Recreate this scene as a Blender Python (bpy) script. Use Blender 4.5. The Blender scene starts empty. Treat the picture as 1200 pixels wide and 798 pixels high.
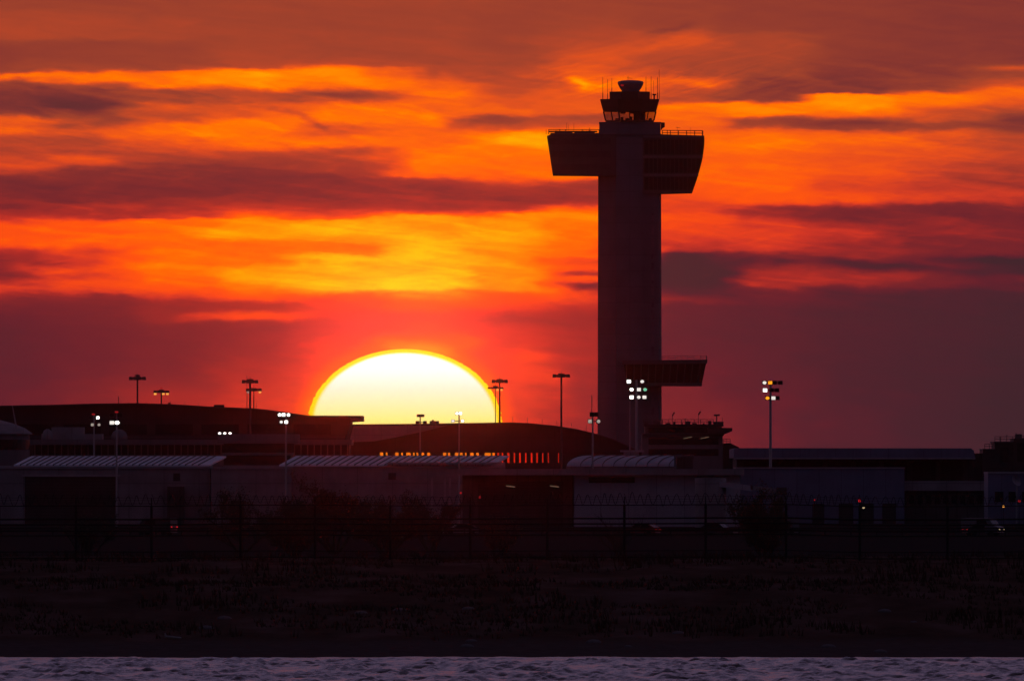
import bpy, math, random
from mathutils import Vector, noise as mnoise

random.seed(11)
scene = bpy.context.scene
col = scene.collection
R = math.radians

# ------------------------------------------------------------------ camera
K = 4.218e-5            # radians per pixel of the 1200 px wide photograph
EYE = 9.0               # the camera stands 9 m above the bay
HORIZON = 560.0         # row of the true horizon in the photograph
cam_d = bpy.data.cameras.new('camera')
cam = bpy.data.objects.new('camera', cam_d)
col.objects.link(cam)
cam.location = (0, 0, EYE)
cam.rotation_euler = (R(90), 0, 0)
cam_d.sensor_width = 36
cam_d.lens = 18 / math.tan(600 * K)
cam_d.shift_y = (HORIZON - 399) / 1200
cam_d.clip_start = 5
cam_d.clip_end = 200000
scene.camera = cam
scene.view_settings.view_transform = 'Standard'
scene.view_settings.look = 'None'
scene.view_settings.exposure = 0
scene.view_settings.gamma = 1
scene.view_settings.use_curve_mapping = False

SUN_PX, SUN_PY = 474.3, 498.0
SUN_AZ = (SUN_PX - 600) * K
SUN_EL = (HORIZON - SUN_PY) * K


def lin(r, g, b):
    f = lambda c: c / 255 / 12.92 if c <= 10 else ((c / 255 + .055) / 1.055) ** 2.4
    return (f(r), f(g), f(b), 1)


# ------------------------------------------------------------------ node helpers
class NT:
    def __init__(self, tree):
        self.t = tree

    def new(self, kind, **kw):
        n = self.t.nodes.new(kind)
        for k, v in kw.items():
            setattr(n, k, v)
        return n

    def set(self, sock, v):
        if isinstance(v, bpy.types.NodeSocket):
            self.t.links.new(v, sock)
        else:
            sock.default_value = v

    def m(self, op, a, b=None, c=None, clamp=False):
        n = self.new('ShaderNodeMath', operation=op, use_clamp=clamp)
        for i, v in enumerate((a, b, c)):
            if v is not None:
                self.set(n.inputs[i], v)
        return n.outputs[0]

    def smooth(self, v, a, b, lo=0.0, hi=1.0):
        n = self.new('ShaderNodeMapRange', interpolation_type='SMOOTHSTEP')
        self.set(n.inputs[0], v)
        for i, q in enumerate((a, b, lo, hi)):
            n.inputs[1 + i].default_value = q
        return n.outputs[0]

    def mixf(self, f, a, b):
        n = self.new('ShaderNodeMix', data_type='FLOAT')
        self.set(n.inputs[0], f); self.set(n.inputs[2], a); self.set(n.inputs[3], b)
        return n.outputs[0]

    def mixc(self, f, a, b, blend='MIX'):
        n = self.new('ShaderNodeMix', data_type='RGBA', blend_type=blend)
        self.set(n.inputs[0], f); self.set(n.inputs[6], a); self.set(n.inputs[7], b)
        return n.outputs[2]

    def ramp(self, f, stops, interp='LINEAR'):
        n = self.new('ShaderNodeValToRGB')
        n.color_ramp.interpolation = interp
        e = n.color_ramp.elements
        e[0].position, e[0].color = stops[0]
        e[1].position, e[1].color = stops[-1]
        for p, c in stops[1:-1]:
            x = e.new(p); x.color = c
        self.set(n.inputs[0], f)
        return n.outputs[0]

    def noise(self, vec, scale=1.0, detail=3.0, rough=.5, dist=0.0):
        n = self.new('ShaderNodeTexNoise')
        self.set(n.inputs['Vector'], vec)
        n.inputs['Scale'].default_value = scale
        n.inputs['Detail'].default_value = detail
        n.inputs['Roughness'].default_value = rough
        n.inputs['Distortion'].default_value = dist
        return n.outputs[0]

    def xyz(self, x, y, z=0.0):
        n = self.new('ShaderNodeCombineXYZ')
        for i, v in enumerate((x, y, z)):
            self.set(n.inputs[i], v)
        return n.outputs[0]


# ------------------------------------------------------------------ sky (world)
# Brightness of the cloud deck by height, measured every 5/60 of the westerly view; 0 = plum shade, 1 = golden gap.
SKY = [
 (0, "0 .38 40 .44 55 .34 80 .38 86 .6 88 .76 91 .6 96 .35 120 .28 131 .3 140 .62 150 .66 160 .5 178 .44 190 .52 200 .46 215 .3 235 .3 250 .38 262 .55 272 .68 284 .66 290 .45 300 .36 315 .32 325 .38 335 .5 343 .38 355 .3 365 .22 400 .15 440 .17 470 .2"),
 (100, "0 .38 40 .44 55 .36 82 .40 86 .68 93 .74 97 .6 103 .38 120 .28 128 .42 135 .5 145 .45 155 .55 165 .45 178 .45 188 .55 198 .35 215 .27 235 .3 245 .42 252 .4 258 .52 264 .7 280 .72 290 .66 300 .5 308 .5 318 .6 325 .47 332 .6 342 .5 348 .3 360 .26 380 .22 410 .22 450 .26 475 .3"),
 (200, "0 .38 40 .43 58 .37 82 .44 86 .74 100 .74 106 .5 115 .4 125 .55 137 .48 145 .66 155 .72 165 .62 175 .48 188 .42 200 .3 220 .28 245 .4 255 .42 259 .74 280 .76 300 .76 320 .75 330 .72 340 .64 350 .45 358 .34 372 .36 385 .27 420 .27 450 .34 475 .4"),
 (300, "0 .4 50 .42 77 .44 82 .74 92 .84 103 .74 110 .5 116 .48 125 .58 135 .6 148 .78 160 .76 170 .72 176 .48 190 .36 205 .3 222 .28 240 .38 250 .58 258 .8 272 .88 282 .78 295 .72 305 .72 316 .86 330 .84 345 .76 355 .58 362 .4 372 .62 378 .4 395 .3 430 .42 470 .48"),
 (400, "0 .4 60 .4 75 .44 80 .7 90 .78 100 .74 108 .5 114 .46 122 .66 132 .78 145 .66 155 .55 165 .74 172 .6 180 .42 200 .38 210 .3 235 .32 248 .42 256 .6 260 .84 270 .9 282 .84 295 .76 303 .93 320 .92 335 .97 342 .9 350 .6 360 .5 368 .5 380 .42 395 .5 420 .62 470 .66"),
 (500, "0 .4 70 .42 85 .48 100 .64 112 .7 125 .72 138 .76 150 .68 165 .66 180 .74 200 .74 208 .5 215 .34 240 .34 248 .4 253 .7 258 .86 275 .88 290 .94 300 .94 320 .96 335 1 342 .9 350 .8 360 .66 375 .6 395 .7 408 .8 430 .7 500 .66"),
 (600, "0 .38 70 .41 100 .48 120 .55 130 .66 136 .5 145 .46 155 .7 165 .88 175 .78 190 .74 205 .72 215 .5 225 .36 240 .34 247 .5 252 .8 265 .88 280 .86 300 .84 320 .86 335 .84 345 .7 355 .6 365 .5 380 .46 400 .5 430 .6 460 .55 490 .5"),
 (690, "0 .38 40 .44 60 .5 75 .55 90 .62 98 .74 108 .64 120 .6 130 .62 137 .45 145 .55 155 .8 165 .9 175 .84 195 .76 207 .74 214 .5 222 .36 236 .42 245 .72 255 .78 280 .76 300 .7 307 .55 313 .62 320 .5 326 .66 333 .4 345 .55 360 .45 375 .38 400 .4 440 .38 490 .34"),
 (800, "0 .37 25 .37 35 .42 45 .5 60 .48 75 .45 90 .54 97 .6 104 .5 116 .48 121 .68 126 .72 135 .68 150 .68 170 .7 190 .68 200 .72 222 .66 232 .6 245 .54 255 .62 270 .56 290 .5 296 .4 300 .12 320 .1 335 .1 345 .15 352 .28 360 .15 390 .16 440 .24 490 .28"),
 (900, "0 .35 35 .36 42 .42 60 .44 80 .40 100 .34 116 .34 120 .7 123 .78 130 .8 137 .68 143 .38 150 .48 158 .72 168 .74 185 .66 200 .68 228 .68 240 .5 247 .36 255 .42 270 .5 290 .5 298 .42 304 .32 312 .4 320 .46 332 .42 345 .22 370 .14 440 .16 500 .22"),
 (1000, "0 .34 60 .34 100 .3 109 .3 112 .74 115 .84 122 .84 132 .72 138 .45 145 .3 152 .5 160 .7 180 .62 200 .62 217 .52 232 .6 240 .4 248 .26 258 .32 275 .42 295 .36 303 .33 309 .27 316 .31 325 .38 333 .35 343 .14 370 .1 440 .1 500 .13"),
 (1100, "0 .32 70 .31 80 .34 90 .32 104 .36 109 .68 115 .76 122 .7 130 .54 142 .48 150 .36 157 .56 175 .58 200 .5 215 .46 230 .5 240 .3 250 .28 265 .34 290 .3 300 .27 306 .23 316 .25 322 .29 335 .27 343 .1 400 .07 500 .07"),
 (1200, "0 .31 60 .3 76 .34 80 .5 87 .42 95 .5 104 .55 110 .68 118 .62 130 .44 145 .3 155 .4 165 .48 190 .44 205 .4 215 .42 230 .44 245 .28 265 .3 290 .26 300 .24 306 .1 318 .08 323 .16 335 .18 345 .07 400 .04 500 .02"),
]
world = bpy.data.worlds.new('World')
scene.world = world
world.use_nodes = True
wt = world.node_tree
wt.nodes.clear()
W = NT(wt)
geo = W.new('ShaderNodeTexCoord').outputs['Generated']
sep = W.new('ShaderNodeSeparateXYZ')
wt.links.new(geo, sep.inputs[0])
dx, dy, dz = sep.outputs
az = W.m('ARCTAN2', dx, dy)
el = W.m('ARCSINE', dz)
U0 = W.m('MULTIPLY_ADD', az, 1 / K, 600.0)        # azimuth, in steps of K from 600 steps left of north-west
V0 = W.m('MULTIPLY_ADD', el, -1 / K, HORIZON)     # height, the same steps counted down from the cloud deck
# wind-drawn warps of the cloud layers
n1 = W.noise(W.xyz(W.m('MULTIPLY', U0, 1 / 120), W.m('MULTIPLY', V0, 1 / 38), 3.7), 1, 4, .55)
n2 = W.noise(W.xyz(W.m('MULTIPLY', U0, 1 / 90), W.m('MULTIPLY', V0, 1 / 30), 9.1), 1, 3, .5)
n1b = W.noise(W.xyz(W.m('MULTIPLY', U0, 1 / 34), W.m('MULTIPLY', V0, 1 / 13), 6.6), 1, 4, .6)
V1 = W.m('MULTIPLY_ADD', W.m('SUBTRACT', n1, .5), 16.0, W.m('MULTIPLY_ADD', W.m('SUBTRACT', n1b, .5), 7.0, V0))
U1 = W.m('MULTIPLY_ADD', W.m('SUBTRACT', n2, .5), 150.0, U0)
vn = W.m('MULTIPLY', V1, 1 / 600, clamp=True)
t = None
for i, (x, txt) in enumerate(SKY):
    q = [float(s) for s in txt.split()]
    fc = W.new('ShaderNodeFloatCurve')
    c = fc.mapping.curves[0]
    pts = [(a / 600, b) for a, b in zip(q[::2], q[1::2])] + [(1.0, q[-1])]
    while len(c.points) < len(pts):
        c.points.new(0, 0)
    for p, (a, b) in zip(c.points, pts):
        p.location = (a, b)
        p.handle_type = 'AUTO_CLAMPED'
    fc.mapping.update()
    wt.links.new(vn, fc.inputs['Value'])
    v = fc.outputs[0]
    t = v if t is None else W.mixf(W.smooth(U1, SKY[i - 1][0] + 6, x - 6), t, v)
# fine streaks, drawn out and a little tilted
Vt = W.m('MULTIPLY_ADD', U0, -.10, V0)
s1 = W.noise(W.xyz(W.m('MULTIPLY', U1, 1 / 110), W.m('MULTIPLY', Vt, 1 / 12), 1.3), 1, 3, .5, .6)
Vt2 = W.m('MULTIPLY_ADD', U0, .07, V1)
s2 = W.noise(W.xyz(W.m('MULTIPLY', U0, 1 / 42), W.m('MULTIPLY', Vt2, 1 / 8), 5.9), 1, 3, .5, .8)
Vt3 = W.m('MULTIPLY_ADD', U0, -.20, V1)
s3 = W.noise(W.xyz(W.m('MULTIPLY', U1, 1 / 130), W.m('MULTIPLY', Vt3, 1 / 15), 2.9), 1, 5, .55, .5)
m3 = W.m('MULTIPLY', W.m('MULTIPLY', W.smooth(V0, 84, 105), W.smooth(V0, 165, 200, 1, 0)), W.smooth(U0, 480, 620, 1, 0))
Vt4 = W.m('MULTIPLY_ADD', U0, .26, V1)
s4 = W.noise(W.xyz(W.m('MULTIPLY', U0, 1 / 80), W.m('MULTIPLY', Vt4, 1 / 8), 7.7), 1, 5, .62, .8)
m4 = W.m('MULTIPLY', W.m('MULTIPLY', W.smooth(V0, 28, 50), W.smooth(V0, 105, 125, 1, 0)), W.m('MULTIPLY', W.smooth(U0, 600, 680), W.smooth(U0, 900, 990, 1, 0)))
amp = W.smooth(V0, 335, 375, 1.0, .28)
st = W.m('ADD', W.m('MULTIPLY', W.m('SUBTRACT', s1, .5), .24), W.m('MULTIPLY', W.m('SUBTRACT', s2, .5), .11))
st = W.m('ADD', st, W.m('ADD', W.m('MULTIPLY', W.m('MULTIPLY', W.m('SUBTRACT', s3, .5), .30), m3), W.m('MULTIPLY', W.m('MULTIPLY', W.m('SUBTRACT', s4, .5), .3), m4)))
low = W.smooth(V0, 60, 95, .35, 1.0)
t = W.m('MULTIPLY_ADD', W.m('MULTIPLY', st, amp), low, t)


def blob(cx, cy, sx, sy, tilt, a):
    """a cloud or a gap of its own: a soft streak with ragged edges"""
    global t
    du = W.m('SUBTRACT', U1, cx)
    dv = W.m('SUBTRACT', W.m('MULTIPLY_ADD', du, -tilt, V1), cy)
    e = W.m('ADD', W.m('POWER', W.m('ABSOLUTE', W.m('MULTIPLY', du, 1 / sx)), 2.0), W.m('POWER', W.m('ABSOLUTE', W.m('MULTIPLY', dv, 1 / sy)), 2.0))
    t = W.m('MULTIPLY_ADD', W.m('EXPONENT', W.m('MULTIPLY', e, -1.0)), a, t)


blob(822, 318, 72, 19, .03, -.28)      # dark bank right of the tower
blob(872, 330, 38, 4, .12, .13)        # red gap through it
blob(1032, 311, 58, 5, .085, -.18)
blob(1165, 306, 62, 5, .0, -.15)
blob(1135, 318, 34, 4.5, .05, -.13)
blob(915, 306, 26, 4, .05, -.16)
blob(785, 37, 22, 4, -.22, -.10)
blob(760, 55, 80, 10, -.2, .05)
blob(680, 99, 18, 7, 0, .16)
blob(800, 97, 26, 6, .1, .10)
blob(560, 143, 55, 6, -.12, -.16)
blob(95, 130, 80, 12, .20, -.15)
blob(390, 112, 80, 4, .04, -.12)
blob(360, 142, 50, 3.5, .30, -.14)
blob(690, 333, 26, 5, .05, -.20)
blob(685, 320, 16, 3, .1, -.16)
blob(474, 420, 190, 60, 0, -.17)
blob(585, 374, 75, 8, .03, -.12)
blob(355, 384, 70, 8, -.03, -.10)
blob(455, 371, 60, 5, .02, -.08)
blob(640, 420, 60, 7, .04, .07)
       # murk over the horizon under the gap
# glow of the low sun in the cloud around it
rr = W.m('SQRT', W.m('ADD', W.m('POWER', W.m('MULTIPLY', W.m('SUBTRACT', U0, SUN_PX), 1 / 112), 2.0),
                     W.m('POWER', W.m('MULTIPLY', W.m('SUBTRACT', V0, SUN_PY), 1 / 90), 2.0)))
t = W.m('ADD', t, W.smooth(rr, 1.0, 1.22, .18, 0.0))
t = W.m('MAXIMUM', W.m('MINIMUM', t, 1.0), 0.0)
low_pal = W.ramp(t, [(0, lin(52, 35, 44)), (.10, lin(68, 33, 45)), (.2, lin(92, 31, 44)), (.3, lin(118, 35, 42)), (.4, lin(162, 41, 39)), (.48, lin(204, 52, 37)),
                     (.58, lin(240, 68, 25)), (.68, lin(255, 82, 14)), (.76, lin(255, 106, 2)), (.84, lin(255, 140, 0)), (.92, lin(255, 175, 0)), (1, lin(255, 206, 2))])
high_pal = W.ramp(t, [(0, lin(70, 40, 46)), (.2, lin(100, 44, 48)), (.3, lin(126, 51, 47)), (.4, lin(153, 63, 44)), (.48, lin(182, 69, 40)),
                      (.58, lin(222, 80, 30)), (.68, lin(246, 96, 16)), (.76, lin(255, 114, 2)), (.84, lin(255, 142, 0)), (1, lin(255, 196, 4))])
band = W.mixc(W.smooth(V0, 130, 270), high_pal, low_pal)
# the rest of the dome: dusky cloud overhead, blue dusk behind the camera
over = W.ramp(W.m('MULTIPLY', el, 1 / 1.5708, clamp=True),
              [(0, lin(120, 66, 74)), (.03, lin(114, 87, 107)), (.09, lin(106, 91, 122)), (.2, lin(86, 74, 104)), (.4, lin(60, 50, 70)), (1, lin(54, 50, 72))])
east = W.ramp(W.m('MULTIPLY', el, 1 / 1.5708, clamp=True),
              [(0, lin(48, 46, 63)), (.2, lin(52, 48, 70)), (1, lin(54, 52, 76))])
dome = W.mixc(W.smooth(dy, -.35, .45), east, over)
wn = W.noise(geo, 5.0, 5, .6)
dome = W.mixc(W.m('MULTIPLY', W.smooth(wn, .4, .65), .35), dome, lin(60, 48, 68))
nish = W.new('ShaderNodeTexSky', sky_type='NISHITA')
nish.sun_disc = False
nish.sun_elevation = SUN_EL
nish.sun_rotation = SUN_AZ
fr = W.m('MULTIPLY', W.smooth(el, R(1.45), R(3.6), 1, 0), W.smooth(dy, .2, .9))
band = W.mixc(1.0, band, (1.04, 1.04, 1.04, 1), 'MULTIPLY')
sky_c = W.mixc(fr, dome, band)
sky_c = W.mixc(W.smooth(el, -.004, -.001, 1, 0), sky_c, lin(30, 18, 24))
bg = W.new('ShaderNodeBackground')
wt.links.new(sky_c, bg.inputs[0]); bg.inputs[1].default_value = 1.0
bg2 = W.new('ShaderNodeBackground')
wt.links.new(nish.outputs[0], bg2.inputs[0]); bg2.inputs[1].default_value = .0006
add = W.new('ShaderNodeAddShader')
wt.links.new(bg.outputs[0], add.inputs[0]); wt.links.new(bg2.outputs[0], add.inputs[1])
wo = W.new('ShaderNodeOutputWorld')
wt.links.new(add.outputs[0], wo.inputs[0])
world.cycles.sampling_method = 'MANUAL'
world.cycles.sample_map_resolution = 2048

# ------------------------------------------------------------------ sun lamp (a setting sun, seen through a deep layer of air)
sl = bpy.data.lights.new('sun_light', 'SUN')
sl.energy = .0031
sl.color = (1, .05, .03)
sl.angle = R(.5)
slo = bpy.data.objects.new('sun_light', sl)
col.objects.link(slo)
LAMP_EL = (HORIZON - 446) * K      # middle of the part of the disc that still clears the roofs
sun_dir = Vector((math.sin(SUN_AZ), math.cos(SUN_AZ), math.tan(LAMP_EL)))
slo.rotation_euler = sun_dir.to_track_quat('Z', 'Y').to_euler()


# ------------------------------------------------------------------ materials
def mat(name, c, rough=.7, var=.25, scale=.6, metallic=0.0, joints=None, streak=True, spec=.4, c2=None):
    m = bpy.data.materials.new(name)
    m.use_nodes = True
    n = NT(m.node_tree)
    b = m.node_tree.nodes['Principled BSDF']
    co = n.new('ShaderNodeTexCoord').outputs['Object']
    a = n.noise(co, scale, 5, .6)
    cc = (*c, 1) if len(c) == 3 else c
    dark = tuple(v * (1 - var * 1.6) for v in cc[:3]) + (1,)
    lite = tuple(min(1, v * (1 + var)) for v in cc[:3]) + (1,)
    k = n.ramp(a, [(.3, dark), (.55, cc), (.75, (*c2, 1) if c2 else lite)])
    if streak:
        s = n.new('ShaderNodeSeparateXYZ')
        n.set(s.inputs[0], co)
        w = n.noise(n.xyz(n.m('MULTIPLY', s.outputs[0], 1.1), n.m('MULTIPLY', s.outputs[1], 1.1), n.m('MULTIPLY', s.outputs[2], .12)), 1, 4, .6)
        k = n.mixc(n.smooth(w, .45, .75, 0, .45), k, dark)
    if joints:
        s2 = n.new('ShaderNodeSeparateXYZ')
        n.set(s2.inputs[0], co)
        br = n.new('ShaderNodeTexBrick')
        n.set(br.inputs['Vector'], n.xyz(s2.outputs[0], s2.outputs[2], 0.0))
        br.offset = 0
        br.inputs['Scale'].default_value = 1
        br.inputs['Brick Width'].default_value = joints[0]
        br.inputs['Row Height'].default_value = joints[1]
        br.inputs['Mortar Size'].default_value = joints[2]
        br.inputs['Color1'].default_value = (1, 1, 1, 1)
        br.inputs['Color2'].default_value = (.9, .9, .9, 1)
        br.inputs['Mortar'].default_value = (.66, .66, .66, 1)
        k = n.mixc(1.0, k, br.outputs[0], 'MULTIPLY')
    n.set(b.inputs['Base Color'], k)
    n.set(b.inputs['Roughness'], n.smooth(a, .2, .8, max(.02, rough - .12), min(1, rough + .12)))
    b.inputs['Metallic'].default_value = metallic
    b.inputs['Specular IOR Level'].default_value = spec
    return m


def emit(name, c, s):
    m = bpy.data.materials.new(name)
    m.use_nodes = True
    n = NT(m.node_tree)
    m.node_tree.nodes.clear()
    e = n.new('ShaderNodeEmission')
    co = n.new('ShaderNodeTexCoord').outputs['Object']
    k = n.noise(co, 3.0, 2, .5)
    n.set(e.inputs[0], (*c, 1))
    n.set(e.inputs[1], n.smooth(k, .2, .8, s * .8, s * 1.2))
    o = n.new('ShaderNodeOutputMaterial')
    n.set(o.inputs[0], e.outputs[0])
    return m


def glass_mat(name, tint, refl=.12, rough=.03):
    """a single pane: lets the light through with its tint and mirrors a little"""
    m = bpy.data.materials.new(name)
    m.use_nodes = True
    n = NT(m.node_tree)
    m.node_tree.nodes.clear()
    tr = n.new('ShaderNodeBsdfTransparent')
    co = n.new('ShaderNodeTexCoord').outputs['Object']
    d = n.noise(co, .8, 4, .6)
    n.set(tr.inputs[0], n.mixc(n.smooth(d, .35, .7, 0, .5), (*tint, 1), (*[v * .6 for v in tint], 1)))
    gl = n.new('ShaderNodeBsdfGlossy')
    gl.inputs['Roughness'].default_value = rough
    gl.inputs[0].default_value = (.9, .9, .95, 1)
    mx = n.new('ShaderNodeMixShader')
    mx.inputs[0].default_value = refl
    n.set(mx.inputs[1], tr.outputs[0]); n.set(mx.inputs[2], gl.outputs[0])
    o = n.new('ShaderNodeOutputMaterial')
    n.set(o.inputs[0], mx.outputs[0])
    return m


M = {
    'tower_concrete': mat('tower_concrete', (.15, .17, .205), .8, .10, .25, joints=(40, 3.6, .05)),
    'crown_cladding': mat('crown_cladding', (.11, .10, .105), .6, .15, .3, joints=(3.2, 40, .06)),
    'crown_band': mat('crown_band', (.20, .18, .19), .7, .15, .3),
    'dark_glass': mat('dark_glass', (.02, .02, .024), .2, .3, .5, streak=False, spec=.25),
    'strip_glass': mat('strip_glass', (.16, .15, .19), .3, .2, .5, streak=False),
    'wing_glass': mat('wing_glass', (.075, .07, .075), .4, .2, .5, streak=False),
    'cab_dark': mat('cab_dark', (.05, .048, .05), .6, .2, .5),
    'radome': mat('radome', (.20, .20, .24), .5, .08, .6, streak=False),
    'steel': mat('steel', (.10, .095, .095), .5, .2, 1.0, metallic=.3),
    'rust_steel': mat('rust_steel', (.09, .065, .05), .7, .3, 2.0, metallic=.2),
    'fence_steel': mat('weathered_fence_steel', (.035, .03, .03), .8, .15, 1.5, spec=.1),
    'galv': mat('galvanised_steel', (.36, .36, .38), .45, .12, 1.5, metallic=.6),
    'term_dark': mat('terminal_cladding', (.055, .045, .048), .6, .25, .2, joints=(4.5, 3.0, .08)),
    'term_roof': mat('terminal_roofing', (.10, .085, .09), .6, .2, .15),
    'term_grey': mat('terminal_concrete', (.21, .18, .19), .8, .18, .2, joints=(6, 4.2, .05)),
    'wall_grey': mat('warehouse_block_wall', (.30, .265, .275), .85, .20, .25, joints=(5.2, 3.1, .06)),
    'wall_pale': mat('pale_panel_wall', (.42, .39, .44), .75, .14, .2, joints=(4.0, 9, .06)),
    'wall_dark': mat('dark_ribbed_wall', (.10, .085, .085), .7, .3, .3, joints=(1.6, 12, .12)),
    'wall_blue': mat('blue_grey_panel', (.17, .18, .27), .6, .15, .2, joints=(3.4, 14, .05)),
    'door_dark': mat('roller_door', (.055, .046, .05), .7, .3, .4, joints=(8, .5, .06)),
    'white_roof': mat('white_metal_roof', (.78, .74, .80), .5, .10, .4, streak=False),
    'vault_roof': mat('vault_roof', (.50, .46, .52), .55, .12, .5),
    'seam': mat('roof_gutter_seam', (.09, .08, .085), .7, .2, 1),
    'trim': mat('parapet_trim', (.34, .31, .33), .7, .15, .6),
    'asphalt': mat('asphalt', (.045, .042, .04), .95, .25, .3, streak=False, spec=0),
    'bark': mat('bark', (.07, .048, .035), .9, .3, 3),
    'twig': mat('bare_twig', (.075, .05, .036), .9, .3, 3, streak=False),
    'leaf_dry': mat('dry_leaf', (.10, .055, .03), .8, .35, 1.2, streak=False),
    'leaf': mat('dusty_leaf', (.055, .055, .03), .8, .35, 1.2, streak=False),
    'wood': mat('driftwood', (.30, .27, .25), .9, .25, 3),
    'stone': mat('shore_stone', (.14, .12, .12), .9, .3, 2, streak=False),
    'tyre': mat('tyre_rubber', (.03, .03, .03), .9, .2, 4, streak=False),
    'paint_white': mat('white_car_paint', (.16, .16, .17), .35, .08, 1, streak=False),
    'paint_dark': mat('dark_car_paint', (.05, .05, .06), .35, .1, 1, streak=False),
    'paint_red': mat('red_car_paint', (.22, .03, .03), .35, .1, 1, streak=False),
    'lamp_white': emit('white_floodlight', (1, .96, .86), 3.2),
    'lamp_soft': emit('soft_floodlight', (1, .93, .85), .9),
    'lamp_dim': emit('dim_floodlight', (1, .85, .72), .32),
    'lamp_orange': emit('sodium_floodlight', (1, .33, .012), 1.25),
    'lamp_amber': emit('amber_lamp', (1, .40, .07), 1.1),
    'lamp_green': emit('greenish_lamp', (.25, .9, .55), .6),
    'lamp_red': emit('red_obstruction_lamp', (1, .03, .04), .25),
    'lamp_tail': emit('red_tail_lamp', (1, .02, .03), .8),
    'lamp_head': emit('warm_headlight', (1, .75, .4), .6),
    'tube': emit('fluorescent_tube', (1, .66, .42), .10),
    'cab_glass': glass_mat('cab_glass', (.72, .70, .76), .14),
    'sun_orange_glass': glass_mat('sun_orange_glass', (.85, .30, .08), .06),  # orange of the low sun is put into the pane's tint
}


# ------------------------------------------------------------------ mesh builder
class MB:
    def __init__(self):
        self.v, self.f, self.mi = [], [], []
        self.m = 0

    def add(self, vs, fs):
        o = len(self.v)
        self.v += [Vector(p) for p in vs]
        self.f += [tuple(i + o for i in q) for q in fs]
        self.mi += [self.m] * len(fs)
        return self

    def box(self, x0, x1, y0, y1, z0, z1):
        return self.add([(x0, y0, z0), (x1, y0, z0), (x1, y1, z0), (x0, y1, z0), (x0, y0, z1), (x1, y0, z1), (x1, y1, z1), (x0, y1, z1)],
                        [(0, 3, 2, 1), (4, 5, 6, 7), (0, 1, 5, 4), (1, 2, 6, 5), (2, 3, 7, 6), (3, 0, 4, 7)])

    def loft(self, rings, cap=True):
        n = len(rings[0])
        vs = [p for r in rings for p in r]
        fs = []
        for i in range(len(rings) - 1):
            for j in range(n):
                a, b = i * n + j, i * n + (j + 1) % n
                fs.append((a, b, b + n, a + n))
        if cap:
            fs.append(tuple(range(n))[::-1])
            fs.append(tuple((len(rings) - 1) * n + j for j in range(n)))
        return self.add(vs, fs)

    def prism(self, poly, y0, y1, skew=0.0):
        """outline in x-z, pushed from y0 back to y1"""
        return self.loft([[(x, y0, z) for x, z in poly], [(x + skew, y1, z) for x, z in poly]])

    def column(self, poly, z0, z1, s=1.0, c=(0, 0)):
        """outline in plan, raised from z0 to z1 and scaled by s on the way"""
        return self.loft([[(x, y, z0) for x, y in poly], [(c[0] + (x - c[0]) * s, c[1] + (y - c[1]) * s, z1) for x, y in poly]])

    def lathe(self, prof, cx, cy, n=24, cap=True):
        return self.loft([[(cx + r * math.cos(2 * math.pi * j / n), cy + r * math.sin(2 * math.pi * j / n), z) for j in range(n)] for r, z in prof], cap)

    def tube(self, pts, r, n=6, r1=None):
        pts = [Vector(p) for p in pts]
        rings = []
        for i, p in enumerate(pts):
            d = (pts[min(i + 1, len(pts) - 1)] - pts[max(i - 1, 0)]).normalized()
            up = Vector((0, 0, 1)) if abs(d.z) < .9 else Vector((1, 0, 0))
            a = d.cross(up).normalized(); b = d.cross(a)
            q = r if r1 is None else r + (r1 - r) * i / (len(pts) - 1)
            rings.append([p + q * (math.cos(2 * math.pi * j / n) * a + math.sin(2 * math.pi * j / n) * b) for j in range(n)])
        return self.loft(rings)

    def disc(self, c, r, th, n=10, tilt=0.0, ax=1.0):
        """a thick round lens facing the bay"""
        ct, s = math.cos(tilt), math.sin(tilt)
        rg = lambda y: [(c[0] + ax * r * math.cos(2 * math.pi * j / n), c[1] + y * ct - r * math.sin(2 * math.pi * j / n) * s,
                         c[2] + r * math.sin(2 * math.pi * j / n) * ct + y * s) for j in range(n)]
        return self.loft([rg(0), rg(th)])

    def mesh(self, name, mats, off=(0, 0, 0), smooth=False):
        me = bpy.data.meshes.new(name)
        o = Vector(off)
        me.from_pydata([p - o for p in self.v], [], self.f)
        for q in (mats if isinstance(mats, (list, tuple)) else [mats]):
            me.materials.append(q)
        me.polygons.foreach_set('material_index', self.mi)
        if smooth:
            me.polygons.foreach_set('use_smooth', [True] * len(self.f))
        import bmesh
        bm = bmesh.new(); bm.from_mesh(me)
        bmesh.ops.recalc_face_normals(bm, faces=bm.faces)
        bm.to_mesh(me); bm.free()
        me.update()
        return me


def thing(name, label, cat, loc, group=None):
    o = bpy.data.objects.new(name, None)
    o.empty_display_size = .5
    col.objects.link(o)
    o.location = loc
    o['label'] = label; o['category'] = cat
    if group:
        o['group'] = group
    return o


def root_loc(o):
    while o.parent:
        o = o.parent
    return o.location


def part(name, mb, m, parent, smooth=False):
    mats = [M[q] if isinstance(q, str) else q for q in (m if isinstance(m, (list, tuple)) else [m])]
    o = bpy.data.objects.new(name, mb.mesh(name, mats, root_loc(parent), smooth))
    col.objects.link(o)
    o.parent = parent
    return o


def solo(name, mb, m, label, cat, loc, group=None, smooth=False):
    mats = [M[q] if isinstance(q, str) else q for q in (m if isinstance(m, (list, tuple)) else [m])]
    o = bpy.data.objects.new(name, mb.mesh(name, mats, loc, smooth))
    col.objects.link(o)
    o.location = loc
    o['label'] = label; o['category'] = cat
    if group:
        o['group'] = group
    return o


def setting(name, mb, m, kind='structure', smooth=False):
    o = bpy.data.objects.new(name, mb.mesh(name, [m if not isinstance(m, str) else M[m]], (0, 0, 0), smooth))
    col.objects.link(o)
    o['kind'] = kind
    return o


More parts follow.
